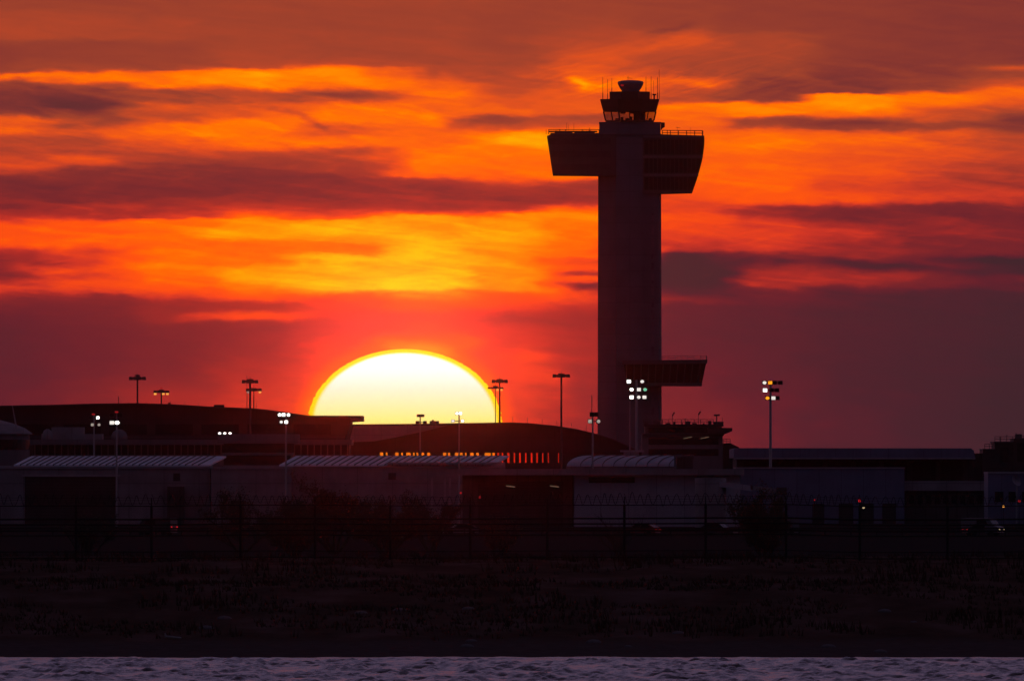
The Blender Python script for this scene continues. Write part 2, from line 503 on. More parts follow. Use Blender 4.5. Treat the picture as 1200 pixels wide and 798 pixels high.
class At:
    """survey of one depth: turns bearings and heights seen from the bay into metres at distance D"""
    def __init__(self, D):
        self.D, self.u = D, K * D

    def x(self, px):
        return (px - 600) * self.u

    def z(self, py):
        return EYE + (HORIZON - py) * self.u

    def poly(self, pts):
        return [(self.x(a), self.z(b)) for a, b in pts]


GZ = 2.0    # level of the airfield

# ------------------------------------------------------------------ the sun itself
DS = 70000.0
def sun_material():
    m = bpy.data.materials.new('sun_surface')
    m.use_nodes = True
    n = NT(m.node_tree)
    m.node_tree.nodes.clear()
    co = n.new('ShaderNodeTexCoord').outputs['Object']
    s = n.new('ShaderNodeSeparateXYZ')
    n.set(s.inputs[0], co)
    a = n.m('MULTIPLY', s.outputs[0], 1 / (114 * K * DS)); b = n.m('MULTIPLY', s.outputs[2], 1 / (89 * K * DS))
    r = n.m('SQRT', n.m('ADD', n.m('MULTIPLY', a, a), n.m('MULTIPLY', b, b)))
    # thicker air reddens the lower limb
    face = n.ramp(n.m('MULTIPLY_ADD', b, .5, .5), [(.2, lin(255, 190, 50)), (.42, lin(255, 226, 80)), (.545, lin(255, 243, 140)), (.65, lin(255, 247, 188)), (.74, (1.0, .96, .72, 1)), (.83, (1.08, 1.06, .96, 1)), (.94, (1.3, 1.3, 1.2, 1))])
    edge = n.ramp(n.m('MULTIPLY_ADD', b, .5, .5), [(.4, lin(255, 205, 0)), (.9, lin(255, 228, 10))])
    c = n.mixc(n.smooth(r, .915, .966), face, edge)
    e = n.new('ShaderNodeEmission')
    n.set(e.inputs[0], c)
    e.inputs[1].default_value = 1.06
    o = n.new('ShaderNodeOutputMaterial')
    n.set(o.inputs[0], e.outputs[0])
    m.cycles.emission_sampling = 'NONE'
    return m


mb = MB()
sa = At(DS)
ra, rb = 114 * sa.u, 89 * sa.u
sc = Vector((sa.x(SUN_PX), DS, sa.z(SUN_PY)))
rings = []
NZ, NA = 120, 96
for i in range(NZ + 1):
    ph = math.pi * (i + .02) / (NZ + .04)
    wob = 1 + .014 * mnoise.noise((0, i * .33, 2.0)) + .024 * mnoise.noise((4, i * .9, 7.0))
    z = -math.cos(ph) * rb; q = math.sin(ph) * ra * wob
    rings.append([(sc.x + q * math.cos(2 * math.pi * j / NA), DS + q * math.sin(2 * math.pi * j / NA), sc.z + z) for j in range(NA)])
mb.loft(rings)
o = solo('sun', mb, sun_material(), 'huge pale yellow setting sun, flattened, half sunk behind the dark terminal roofs', 'sun', sc, smooth=True)

# ------------------------------------------------------------------ water
def axis(segs):
    out = []
    for a, b, s in segs:
        n = max(1, round((b - a) / s))
        out += [a + (b - a) * i / n for i in range(n)]
    return out + [segs[-1][1]]


def sheet(xs, ys, fz):
    mb = MB()
    nx = len(xs)
    vs = [(x, y, fz(x, y)) for y in ys for x in xs]
    fs = [(j * nx + i, j * nx + i + 1, (j + 1) * nx + i + 1, (j + 1) * nx + i) for j in range(len(ys) - 1) for i in range(nx - 1)]
    return mb.add(vs, fs)


def wave(x, y):
    if y < 860 or abs(x) > 34:
        return 0
    e = min(1, (34 - abs(x)) / 4, (y - 860) / 15) * max(.15, min(1, (1017 - y) / 26))
    a = mnoise.noise((x * .14 + 3, y * .10, .3)) * .07
    gust = mnoise.noise((x * .45, y * .10, 12.1)) + .7 * mnoise.noise((x * 1.2, y * .26, 15.3))
    g = .35 + 1.9 * max(0, min(1, .5 + gust * 1.5)) ** 1.5
    b = mnoise.noise((x * .46 + y * .05, y * .25 + 9, 1.7)) * .09
    c = mnoise.noise((x * 1.5 + 7, y * 1.15, 4.1)) * .058
    d = mnoise.noise((x * 2.7 + 1, y * 1.9, 6.3)) * .036
    chop = 1 - abs(mnoise.noise((x * .8 + y * .04, y * .62, 8.8))) * 2
    return (a + b + (c + d + chop * .068) * g) * e


xs = axis([(-4000, -400, 600), (-400, -34, 61), (-34, 34, .15), (34, 400, 61), (400, 4000, 600)])
ys = axis([(-600, 840, 120), (840, 880, 4), (880, 1024, .25)])
m = bpy.data.materials.new('bay_water')
m.use_nodes = True
n = NT(m.node_tree)
b = m.node_tree.nodes['Principled BSDF']
b.inputs['Base Color'].default_value = (.012, .011, .016, 1)
b.inputs['Roughness'].default_value = .12
b.inputs['IOR'].default_value = 1.333
co = n.new('ShaderNodeTexCoord').outputs['Object']
sp = n.new('ShaderNodeSeparateXYZ'); n.set(sp.inputs[0], co)
h = n.noise(n.xyz(n.m('MULTIPLY', sp.outputs[0], 1.6), n.m('MULTIPLY', sp.outputs[1], .7), 0.0), 1, 4, .6)
bp = n.new('ShaderNodeBump'); bp.inputs['Strength'].default_value = .6; bp.inputs['Distance'].default_value = .2
n.set(bp.inputs['Height'], h); n.set(b.inputs['Normal'], bp.outputs[0])
setting('water', sheet(xs, ys, wave), m, smooth=True)

# ------------------------------------------------------------------ ground
PROF = [(1004, -.5), (1016, -.02), (1034, .55), (1062, 1.5), (1100, 3.0), (1170, 4.1), (1230, 4.2), (1320, 3.1), (1500, 2.1), (1700, GZ), (30000, GZ)]
def gz(x, y):
    for (a, za), (b_, zb) in zip(PROF, PROF[1:]):
        if y <= b_:
            z = za + (zb - za) * (y - a) / (b_ - a)
            break
    w = max(0, min(1, (y - 1010) / 30)) * max(0, min(1, (1700 - y) / 250))
    z += w * (.16 * mnoise.noise((x * .10, y * .05, 2.2)) + .10 * mnoise.noise((x * .4, y * .22, 5.0)))
    if y < 1030:
        z += .07 * mnoise.noise((x * .12, y * .1, 8.0)) + .05 * mnoise.noise((x * .5, y * .3, 3.0))
    return z


m = bpy.data.materials.new('shore_ground')
m.use_nodes = True
n = NT(m.node_tree)
b = m.node_tree.nodes['Principled BSDF']
co = n.new('ShaderNodeTexCoord').outputs['Object']
sp = n.new('ShaderNodeSeparateXYZ'); n.set(sp.inputs[0], co)
a = n.noise(n.xyz(n.m('MULTIPLY', sp.outputs[0], .22), n.m('MULTIPLY', sp.outputs[1], .06), 0.0), 1, 6, .65)
f = n.noise(co, 1.4, 5, .6)
grass_c = n.ramp(a, [(.3, (.052, .031, .025, 1)), (.5, (.092, .054, .043, 1)), (.7, (.14, .086, .075, 1))])
sand = n.ramp(f, [(.3, (.075, .054, .05, 1)), (.7, (.115, .083, .078, 1))])
edge = n.m('ADD', sp.outputs[2], n.m('MULTIPLY', n.m('SUBTRACT', a, .5), .9))
k = n.mixc(n.smooth(edge, .45, .8), sand, grass_c)
field = n.ramp(f, [(.3, (.04, .029, .028, 1)), (.7, (.065, .048, .048, 1))])
k = n.mixc(n.smooth(sp.outputs[1], 1500, 1800), k, field)
n.set(b.inputs['Base Color'], k)
b.inputs['Roughness'].default_value = .95
b.inputs['Specular IOR Level'].default_value = 0
xs = axis([(-4000, -200, 380), (-200, -45, 5), (-45, 45, .6), (45, 200, 5), (200, 4000, 380)])
ys = axis([(1004, 1060, 1.0), (1060, 1330, 3), (1330, 1700, 20), (1700, 14000, 1230)])
setting('ground', sheet(xs, ys, gz), m, smooth=True)
mb = MB().box(-2500, 2500, 2440, 2475, GZ - .2, GZ + .03)
setting('road', mb, 'asphalt')

# grass on the bank, one mass of tufts
mb = MB()
for i in range(5200):
    y = random.uniform(1040, 1240) if i % 3 else random.uniform(1048, 1120)
    x = random.uniform(-37, 37) * (y / 1200) * 1.05
    if mnoise.noise((x * .12, y * .04, 1.0)) < -.18:
        continue
    z = gz(x, y) - .03
    for q in range(4):
        h = random.uniform(.16, .5) * (1.25 if mnoise.noise((x * .06, y * .03, 6.0)) > .1 else .7)
        a = random.uniform(0, 2 * math.pi); w = random.uniform(.02, .05); l = random.uniform(.05, .22)
        bx, by = x + random.uniform(-.25, .25), y + random.uniform(-.25, .25)
        ca, sa_ = math.cos(a), math.sin(a)
        mb.add([(bx - w, by, z), (bx + w, by, z), (bx + ca * l * .5 + w * .6, by + sa_ * l * .5, z + h * .6), (bx + ca * l, by + sa_ * l, z + h)], [(0, 1, 2), (0, 2, 3)])
gm = mat('dry_shore_grass', (.085, .05, .036), .9, .35, .3, streak=False, spec=0)
setting('grass', mb, gm, kind='stuff')

# ------------------------------------------------------------------ haze: even air round the whole place
m = bpy.data.materials.new('evening_haze')
m.use_nodes = True
m.node_tree.nodes.clear()
n = NT(m.node_tree)
pv = n.new('ShaderNodeVolumePrincipled')
pv.inputs['Color'].default_value = (.95, .70, .56, 1)
pv.inputs['Density'].default_value = 0.9e-5
pv.inputs['Anisotropy'].default_value = .997
o_ = n.new('ShaderNodeOutputMaterial')
n.set(o_.inputs['Volume'], pv.outputs[0])
mb = MB().box(-4200, 4200, -800, 14200, -2.0, 118)
setting('haze', mb, m, kind='stuff')


# ------------------------------------------------------------------ helpers for built things
def railing(parent, pts, h, step, r=.05, m='steel', rails=(.5, 1.0)):
    mb = MB()
    for a, b in zip(pts, pts[1:]):
        a, b = Vector(a), Vector(b)
        n = max(1, round((b - a).length / step))
        for i in range(n + 1):
            p = a.lerp(b, i / n)
            mb.tube([p, p + Vector((0, 0, h))], r, 5)
        for q in rails:
            mb.tube([a + Vector((0, 0, h * q)), b + Vector((0, 0, h * q))], r * .9, 5)
    return part('railing', mb, m, parent)


def bar(mb, x, y, z0, z1, r=.05, n=5, r1=None):
    return mb.tube([(x, y, z0), (x, y, z1)], r, n, r1)


def lamp_head(parent, x, y, z, w, h, lens, tilt=.25, mhouse='steel', d=.45, shape='round'):
    """a floodlight: housing with hood, and its lens as a sub-part"""
    hs = MB()
    hs.loft([[(x - w * .62, y, z - h * .62), (x + w * .62, y, z - h * .62), (x + w * .62, y, z + h * .62), (x - w * .62, y, z + h * .62)],
             [(x - w * .4, y + d, z - h * .35), (x + w * .4, y + d, z - h * .35), (x + w * .4, y + d, z + h * .45), (x - w * .4, y + d, z + h * .45)]])
    hs.box(x - w * .62, x + w * .62, y - .22, y - .01, z + h * .56, z + h * .62)
    p = part('lamp_head', hs, mhouse, parent)
    ln = MB()
    if shape == 'round':
        ln.disc((x, y - .08, z), h * .5, .06, 12, 0, w / h)
    else:
        ln.box(x - w * .5, x + w * .5, y - .08, y - .02, z - h * .5, z + h * .5)
    part('lens', ln, lens, p)
    return p


# ------------------------------------------------------------------ control tower
A = At(4600)
T = 4600.0
X, Z = A.x, A.z
xc = X(738)
tower = thing('control_tower', 'tall dark airport control tower with wide two winged crown and glazed cab on top', 'control tower', (xc, T, GZ))


def plan(pts):
    return [(xc + a, T + b) for a, b in pts]


base_plan = plan([(-7.35, -1.5), (-3.2, -4.2), (6.7, -4.2), (7.3, -3.0), (7.3, 3), (3.1, 5), (-3.1, 5), (-7.35, 3)])
mb = MB().column(base_plan, GZ - .5, Z(157), .972, (xc, T))
part('shaft', mb, 'tower_concrete', tower)
mb = MB().column(plan([(-3.1, -5.2), (2.9, -5.2), (2.9, -3.9), (-3.1, -3.9)]), GZ - .5, Z(162))
part('pilaster', mb, 'tower_concrete', tower)
mb = MB()
for i in range(26):
    z0 = GZ + 10 + i * 2.75
    if z0 + 2 < Z(238):
        mb.box(xc + 4.9, xc + 5.5, T - 4.24, T - 4.0, z0, z0 + 2.1)
part('window_strip', mb, 'strip_glass', tower)
# left wing of the crown
lw = A.poly([(641, 160), (646, 157.6), (722.6, 157.6), (722.6, 206.8), (648, 206)])
wing = part('crown_wing', MB().prism(lw, T - 4.7, T + 4.6), 'crown_cladding', tower)
wb = MB()
for y0, y1, xl in ((163, 170, 642.6), (178, 185, 644.6), (193, 200, 646.4)):
    wb.prism(A.poly([(xl + .2, y0), (xl + (y1 - y0) * .16 + .2, y1), (716, y1), (716, y0)]), T - 4.76, T - 4.5)
part('window_band', wb, 'wing_glass', wing)
part('parapet', MB().prism(A.poly([(645, 156.4), (722, 156.4), (722, 157.9), (645, 157.9)]), T - 4.9, T - 4.3), 'crown_band', wing)
mb = MB()
for px, w in ((662, 9), (685, 12)):
    part('rooftop_unit', MB().box(X(px - w), X(px + w), T - 1, T + 2, Z(158), Z(155.2)), 'steel', wing)
# right wing, deeper by one storey, with a curved end
ed = [(825, 160.5), (825.4, 164), (825, 172), (824, 180), (822.3, 190), (819.6, 200), (816.4, 211), (811, 226.6)]
rw = A.poly([(752, 159), (775, 158), (822, 159.4)] + ed + [(775, 227.6), (752, 228.4)])
wing2 = part('crown_wing', MB().prism(rw, T - 4.7, T + 4.6), 'crown_cladding', tower)
wb = MB()
def edge_x(y):
    for (x0, y0), (x1, y1) in zip(ed, ed[1:]):
        if y <= y1:
            return x0 + (x1 - x0) * (y - y0) / (y1 - y0)
    return ed[-1][0]
for y0, y1 in ((164.5, 181.5), (186.5, 203), (208, 223)):
    wb.prism(A.poly([(755, y0), (edge_x(y0) - .3, y0), (edge_x((y0 + y1) / 2) - .3, (y0 + y1) / 2), (edge_x(y1) - .3, y1), (755, y1)]), T - 4.77, T - 4.4)
part('window_band', wb, 'dark_glass', wing2)
mb = MB()
for y in (160.6, 184, 205.4):
    mb.prism(A.poly([(753, y - 1), (edge_x(y) + .2, y - 1), (edge_x(y) + .2, y + 1.4), (753, y + 1.4)]), T - 5.0, T - 4.3)
part('spandrel', mb, 'crown_band', wing2)
mb = MB()
for i in range(12):
    px = 760 + i * 5
    mb.box(X(px), X(px) + .14, T - 4.86, T - 4.5, Z(223 if px < 806 else 200), Z(164))
part('mullion', mb, 'crown_cladding', wing2)
# roof decks: rails and small aerials
railing(tower, [(X(643), T - 3, Z(157.8)), (X(702), T - 3, Z(157.8))], 1.1, 3.4, .09, rails=(.95,))

mb = MB().box(X(643), X(700), T + 1.6, T + 2.0, Z(155.1), Z(153.4))
mb.box(X(650), X(653.5), T + 1.4, T + 2.2, Z(157.8), Z(153.2)); mb.box(X(690), X(692.5), T + 1.4, T + 2.2, Z(157.8), Z(153.0))
part('rail_beam', mb, 'steel', tower)
railing(tower, [(X(776), T - 3.4, Z(159.2)), (X(823.5), T - 3.4, Z(159.6))], 1.15, 1.7, .1)
for px, y0, y1, r in ((640, 158, 152, .05), (656, 157, 151.5, .1), (664, 154, 144, .035), (666, 154, 146, .03), (672.5, 154, 144.5, .035), (691, 154, 150, .06),
                      (782, 159, 153, .08), (794, 159, 149, .03), (809, 159, 149.5, .03), (823, 160, 154, .08)):
    mb = bar(MB(), X(px), T - 1, Z(y0), Z(y1), r)
    if px == 794:
        mb.tube([(X(792), T - 1, Z(149.6)), (X(797), T - 1, Z(150.2))], .04, 5)
    part('antenna', mb, 'steel', tower)
# cab base
octo = lambda hw, d=None: [(xc + hw * math.cos(R(22.5 + 45 * i)) / math.cos(R(22.5)), T + .4 + hw * math.sin(R(22.5 + 45 * i)) / math.cos(R(22.5))) for i in range(8)]
mb = MB().box(X(702.4), X(774), T - 4.6, T + 5.2, Z(158), Z(144))
mb.box(X(702), X(774.4), T - 4.8, T + 5.4, Z(145), Z(143.6))
part('cab_base', mb, 'tower_concrete', tower)
mb = MB().prism(A.poly([(774.5, 144), (779, 144), (779, 149), (776.6, 150.5), (774.5, 153.5)]), T - 3, T + 2)
part('balcony', mb, 'crown_cladding', tower)
# cab: leaning panes under a deep dark visor
u = A.u
def oct_ring(hw, z):
    return [(x, y, z) for x, y in octo(hw)]
hw0, hw1, hw2, hw3 = 28.0 * u, 30.9 * u, 34.4 * u, 34.6 * u
zb0, zb1, zb2 = Z(143), Z(131.2), Z(117)
mb = MB().loft([oct_ring(hw0 * 1.0, Z(143.6)), oct_ring(hw0 * 1.012, Z(141.4))])
part('cab_sill', mb, 'cab_dark', tower)
mb = MB().loft([oct_ring(hw1, zb1), oct_ring(hw2, Z(118.2)), oct_ring(hw3, Z(116.6))])
part('cab_visor', mb, 'cab_dark', tower)
r0, r1 = oct_ring(hw0 * 1.01, Z(141.4)), oct_ring(hw1 * .995, zb1)
for i in range(8):
    j = (i + 1) % 8
    pn = part('pane', MB().add([r0[i], r0[j], r1[j], r1[i]], [(0, 1, 2, 3)]), 'cab_glass', tower)
mb = MB()
for i in range(8):
    j = (i + 1) % 8
    for q in (0, .5):
        a = Vector(r0[i]).lerp(Vector(r0[j]), q); b = Vector(r1[i]).lerp(Vector(r1[j]), q)
        part('mullion', MB().tube([a, b], .16 if q == 0 else .11, 5), 'cab_dark', tower)
part('stair_core', MB().box(X(742.5), X(756.5), T + .5, T + 3.4, Z(142), Z(130)), 'cab_dark', tower)
for px, w, h in ((724, 3, 3), (729, 1.6, 4.6), (735, 2.2, 3.2), (739.5, 1.6, 5), (762, 2, 3)):
    part('console', MB().box(X(px - w), X(px + w), T - 1, T, Z(142), Z(142 - h)), 'cab_dark', tower)
for px in (727, 738):
    part('ceiling_screen', MB().box(X(px), X(px + 6), T - .5, T, Z(133.6), Z(131.2)), 'cab_dark', tower)
mb = MB().loft([oct_ring(23.5 * u, Z(117)), oct_ring(23.7 * u, Z(107.8))])
part('plant_room', mb, 'cab_dark', tower)
mb = MB().lathe([(10.6 * u, Z(108)), (10.4 * u, Z(106.6)), (12.6 * u, Z(103.5)), (14.6 * u, Z(99.5)), (15.2 * u, Z(97)), (14.4 * u, Z(95.6)), (10 * u, Z(94.6)), (3 * u, Z(94.2))], X(739), T + .4, 32)
part('radome', mb, 'radome', tower, True)
mb = bar(MB(), X(736), T, Z(95), Z(89.5), .05)
mb.tube([(X(735), T, Z(91.5)), (X(741), T, Z(92.2))], .04, 5)
part('antenna', mb, 'steel', tower)
for px, y0, y1, r in ((706.4, 117, 91, .05), (712, 117, 93, .045), (717, 108, 92, .045), (757, 108, 90, .045), (763, 117, 90, .05), (766, 117, 95, .04), (770.5, 117, 91, .06), (772.5, 117, 82, .04)):
    mb = bar(MB(), X(px), T - 1.5, Z(y0), Z(y1), r)
    mb.tube([(X(px), T - 1.5, Z(y0)), (X(px), T - 1.5, Z(y0 + (y1 - y0) * .3))], r * 1.8, 5)
    part('antenna', mb, 'steel', tower)
mb = MB().box(X(764.5), X(769), T - 1.6, T - .9, Z(112), Z(110.4)); mb.box(X(766), X(767.5), T - 1.6, T - .9, Z(117), Z(112))
part('camera_mount', mb, 'steel', tower)
part('obstruction_lamp', MB().lathe([(.1, Z(101.6)), (.36, Z(101.2)), (.36, Z(99.8)), (.1, Z(99.4))], X(729), T - 2.6, 10), 'lamp_red', tower)
# ramp cab halfway down, hanging out to the right
pod = part('ramp_cab', MB().prism(A.poly([(733, 448.6), (822.6, 448.6), (822, 452.6), (736, 452.6)]), T - 9, T + 3), 'crown_cladding', tower)
part('roof', MB().prism(A.poly([(729, 422.6), (828.6, 421.6), (828, 426.4), (729, 427.4)]), T - 9.6, T + 3.4), 'crown_cladding', pod)
part('window_band', MB().loft([[(X(731), T - 9.3, Z(427)), (X(827), T - 9.3, Z(426.2)), (X(827), T + 3, Z(426.2)), (X(731), T + 3, Z(427))],
                               [(X(734), T - 8.8, Z(448.8)), (X(822.4), T - 8.8, Z(448.8)), (X(822.4), T + 2.7, Z(448.8)), (X(734), T + 2.7, Z(448.8))]]), 'dark_glass', pod)
mb = MB()
for i in range(11):
    px = 734 + i * 8.6
    mb.tube([(X(px), T - 9.36, Z(427)), (X(px + (733 - px) * .03), T - 8.86, Z(448.8))], .12, 4)
part('mullion', mb, 'crown_cladding', pod)
railing(tower, [(X(776), T - 9.2, Z(422)), (X(828), T - 9.2, Z(421.8)), (X(828), T + 3, Z(421.8))], .9, 1.5, .045)

# ------------------------------------------------------------------ operations block at the foot of the tower
A = At(4300); X, Z, D = A.x, A.z, 4300.0
blk = thing('operations_building', 'dark flat roofed block with roof railing and a jutting right canopy at the tower foot', 'building', (X(800), D, GZ))
mb = MB().box(X(752), X(847), D, D + 25, GZ - .5, Z(510))
mb.box(X(756), X(846), D + .6, D + 24, Z(510), Z(498))
part('wall', mb, 'term_grey', blk)
mb = MB().box(X(753), X(848.4), D - .6, D + 25.4, Z(510.6), Z(508.2)); mb.box(X(754), X(848), D - .4, D + 25.2, Z(499.6), Z(497))
part('roof', mb, 'term_dark', blk)
part('canopy', MB().prism(A.poly([(829, 500.8), (858, 501.4), (858, 505), (849.6, 508.6), (829, 508.6)]), D - 3, D + 12), 'term_dark', blk)
mb = MB()
for y0, y1 in ((501, 507.4), (513, 521), (526, 534)):
    mb.box(X(760), X(842), D - .06 + (.6 if y0 < 510 else 0), D + .9, Z(y1), Z(y0))
part('window_band', mb, 'dark_glass', blk)
part('annex', MB().prism(A.poly([(847.6, 519.4), (856, 519), (861, 521.5), (866, 523.5), (868, 560), (847.6, 560)]), D + 2, D + 20), 'term_dark', blk)
railing(blk, [(X(754), D, Z(497)), (X(836), D, Z(497))], 1.0, 1.4, .06)
railing(blk, [(X(848), D + 3, Z(519.4)), (X(856), D + 3, Z(519))], .9, .6, .05)
for px, y0, y1, r in ((788, 497, 487, .06), (803, 497, 490, .08), (818.5, 497, 486, .05), (840, 497, 485.4, .12), (776, 497, 491, .05), (846.5, 499, 489, .05)):
    mb = bar(MB(), X(px), D + 1, Z(y0), Z(y1), r)
    if px in (788, 818.5):
        mb.tube([(X(px), D + 1, Z(y1)), (X(px + 2.5), D + 1, Z(y1 - 4))], .16, 5)
    if px == 840:
        mb.tube([(X(836.5), D + 1, Z(486.6)), (X(843.5), D + 1, Z(486.2))], .2, 6)
    part('antenna', mb, 'steel', blk)
part('rooftop_unit', MB().box(X(830), X(834), D + 2, D + 4, Z(497.2), Z(493)), 'steel', blk)
part('rooftop_unit', MB().box(X(836), X(848), D + 2, D + 5, Z(498), Z(494)), 'steel', blk)
rnd = random.Random(5)
for i in range(9):
    px = 757 + i * 8.4 + rnd.uniform(-2.5, 2.5)
    w, h = rnd.uniform(.8, 3.2), rnd.uniform(1.2, 4.2)
    part('rooftop_unit', MB().box(X(px - w), X(px + w), D + 3, D + 6, Z(497.4), Z(497 - h)), 'steel', blk)
for px, dy_, lb in ((806, 0.0, 'left'), (826, 0.6, 'right')):
    mb = MB().prism(A.poly([(px - 5, 513.5), (px + 4.5, 511.5), (px + 4.5, 512.3), (px - 5, 514.3)]), D - .4, D - .2)
    solo('tube_light', mb, 'tube', 'faint slanting tube light on the block at the tower foot, %s one' % lb, 'lamp', (X(px), D - .3, Z(513)), 'tube lights on the operations block')

# ------------------------------------------------------------------ long dark terminal on the left
A = At(3800); X, Z, D = A.x, A.z, 3800.0
prof = [(-60, 477.5), (0, 475.2), (60, 474.2), (110, 472.8), (160, 472.2), (205, 473.6), (245, 476.2), (297, 478.3), (318, 480.5), (340, 483.8), (363, 487)]
trm = thing('terminal_building', 'long dark terminal with low humped roof, its thin flat canopy reaching across the sun', 'terminal', (X(160), D, GZ))
part('wall', MB().prism(A.poly([(a, b + 1.4) for a, b in prof] + [(411, 488.4), (410, 497), (404, 520)]) + [(X(404), GZ - .5), (X(-60), GZ - .5)], D, D + 60), 'term_dark', trm)
part('roof', MB().prism(A.poly(prof + [(363, 488.9)] + [(a, b + 1.6) for a, b in prof[::-1][1:]]), D - 1.6, D + 61), 'term_roof', trm)
part('canopy', MB().prism(A.poly([(362.8, 486.9), (425, 487.1), (425, 493.2), (411.5, 494.0), (411.5, 489), (362.8, 489.2)]), D - 2.2, D + 40), 'term_dark', trm)
part('rooftop_unit', MB().box(X(250), X(262), D + 6, D + 12, Z(478), Z(474)), 'term_dark', trm)
part('rooftop_unit', MB().box(X(196), X(199), D + 8, D + 10, Z(475), Z(471.4)), 'term_dark', trm)
for px in (138, 150, 171, 199, 216, 232, 300):
    top = 464 if px == 138 else 470.5 if px < 220 else 472
    part('lightning_rod', bar(MB(), X(px), D + 5, Z(479), Z(top), .07 if px == 138 else .035), 'steel', trm)
mb = MB()
for i in range(7):
    mb.box(X(20 + i * 54), X(20 + i * 54 + 44), D - .07, D + .2, Z(509), Z(497))
part('window_band', mb, 'dark_glass', trm)
mb = MB().box(X(-60), X(404), D - .5, D + .2, Z(513.4), Z(511))
part('ledge', mb, 'term_roof', trm)

# ------------------------------------------------------------------ arched hall in the middle with a see-through gallery
A = At(4000); X, Z, D = A.x, A.z, 4000.0
hall = thing('arched_hall', 'dark arched roof hall with a glowing orange slot of windows, sun behind it', 'hall', (X(570), D, GZ))
arch = [(396, 497.2), (470, 496.6), (600, 494.8), (622, 495.8), (650, 498.6), (676, 502.6), (700, 508.4), (722, 515.6), (740, 523.4), (752, 529.6)]
part('wall', MB().prism(A.poly([(a, b + 1) for a, b in arch] + [(396, 529.6)]), D + .8, D + 50), 'term_dark', hall)
part('roof', MB().prism(A.poly(arch + [(752, 530.4)] + [(a, b + 1.4) for a, b in arch[::-1]][1:]), D - 1, D + 51), 'term_roof', hall)
part('base', MB().box(X(396), X(752), D + .2, D + 50, GZ - .5, Z(542)), 'term_dark', hall)
opens = [(445, 449), (452, 454), (463, 467), (470, 472), (476, 481), (484, 486), (488, 490), (494, 497), (500.5, 504), (519, 523), (525, 527.5), (533, 537), (539, 542), (545, 546.6),
         (551, 555), (558, 561), (568, 575), (577, 580), (583, 585), (588, 589.6), (594.6, 597), (602, 603.6), (608.4, 610.4), (615.4, 617), (622, 624), (628.6, 630.2), (635.4, 636.8), (642, 643), (654, 655)]
prev = 396
for a, b in opens + [(752, 752)]:
    part('column', MB().box(X(prev), X(a), D + 1, D + 2.2, Z(542), Z(529.6)), 'term_dark', hall)
    prev = b
part('glazing', MB().add([(X(440), D + 1.6, Z(542)), (X(660), D + 1.6, Z(542)), (X(660), D + 1.6, Z(529.6)), (X(440), D + 1.6, Z(529.6))], [(0, 1, 2, 3)]), 'sun_orange_glass', hall)
part('sloping_wing', MB().prism(A.poly([(414.5, 499), (524, 498.6), (492, 506.4), (462, 512.6), (438, 517), (409, 518)]), D - 2.4, D + .7), 'wall_grey', hall)
for i in range(17):
    px = 601 + i * 8.6
    if px < 720:
        yb = next(y0 + (y1 - y0) * (px - x0) / (x1 - x0) for (x0, y0), (x1, y1) in zip(arch, arch[1:]) if px <= x1)
        if i % 2 == 0:
            part('lightning_rod', bar(MB(), X(px), D + 2, Z(yb), Z(yb - 6.5), .045), 'steel', hall)
mb = MB().box(X(503), X(514), D + 20, D + 26, Z(497), Z(492.8))
mb.box(X(505.6), X(508), D + 20, D + 22, Z(493), Z(491.6))
part('rooftop_unit', mb, 'steel', hall)

# ------------------------------------------------------------------ concourse in front of both
A = At(3300); X, Z, D = A.x, A.z, 3300.0
cnc = thing('concourse_building', 'low grey concourse with flat roof slab over a long dark window band', 'terminal', (X(220), D, GZ))
part('roof', MB().box(X(34), X(412), D - 1.4, D + 40, Z(521.2), Z(515)), 'term_grey', cnc)
part('wall', MB().box(X(38), X(410), D, D + 39, GZ - .5, Z(533)), 'term_grey', cnc)
mb = MB().box(X(39), X(409), D + .4, D + 38, Z(533), Z(521.2))
mb.m = 1
for i in range(48):
    mb.box(X(40 + i * 7.8), X(40 + i * 7.8) + .18, D + .22, D + .5, Z(533), Z(521.2))
part('window_band', mb, ['dark_glass', 'term_grey'], cnc)
A2 = At(3310)
mb = MB().box(A2.x(48), A2.x(120), 3310, 3318, Z(516), A2.z(508.4))
mb.box(A2.x(60), A2.x(98), 3311, 3317, A2.z(508.4), A2.z(500.4))
solo('air_handler', mb, 'wall_grey', 'long low air handling unit lying on the left end of the concourse roof', 'roof unit', (A2.x(84), 3314, Z(515)))
mb = MB().lathe([(6 * A2.u, Z(516)), (6 * A2.u, A2.z(509)), (4.2 * A2.u, A2.z(504.6)), (1.2 * A2.u, A2.z(502.6))], A2.x(56), 3307, 20)
solo('roof_tank', mb, 'wall_grey', 'small round tank in front of the air handling unit on the concourse roof', 'tank', (A2.x(56), 3307, Z(515)), smooth=True)
mb = MB().lathe([(9.4 * A2.u, Z(515.4))] + [(9.4 * A2.u * math.cos(R(a)), A2.z(512) + 9.0 * A2.u * math.sin(R(a))) for a in range(0, 90, 10)] + [(.1, A2.z(503))], A2.x(139.5), 3312, 28)
solo('roof_dome', mb, 'term_grey', 'dull grey dome on the concourse roof below two bright floodlights', 'dome', (A2.x(139.5), 3312, Z(515)), smooth=True)

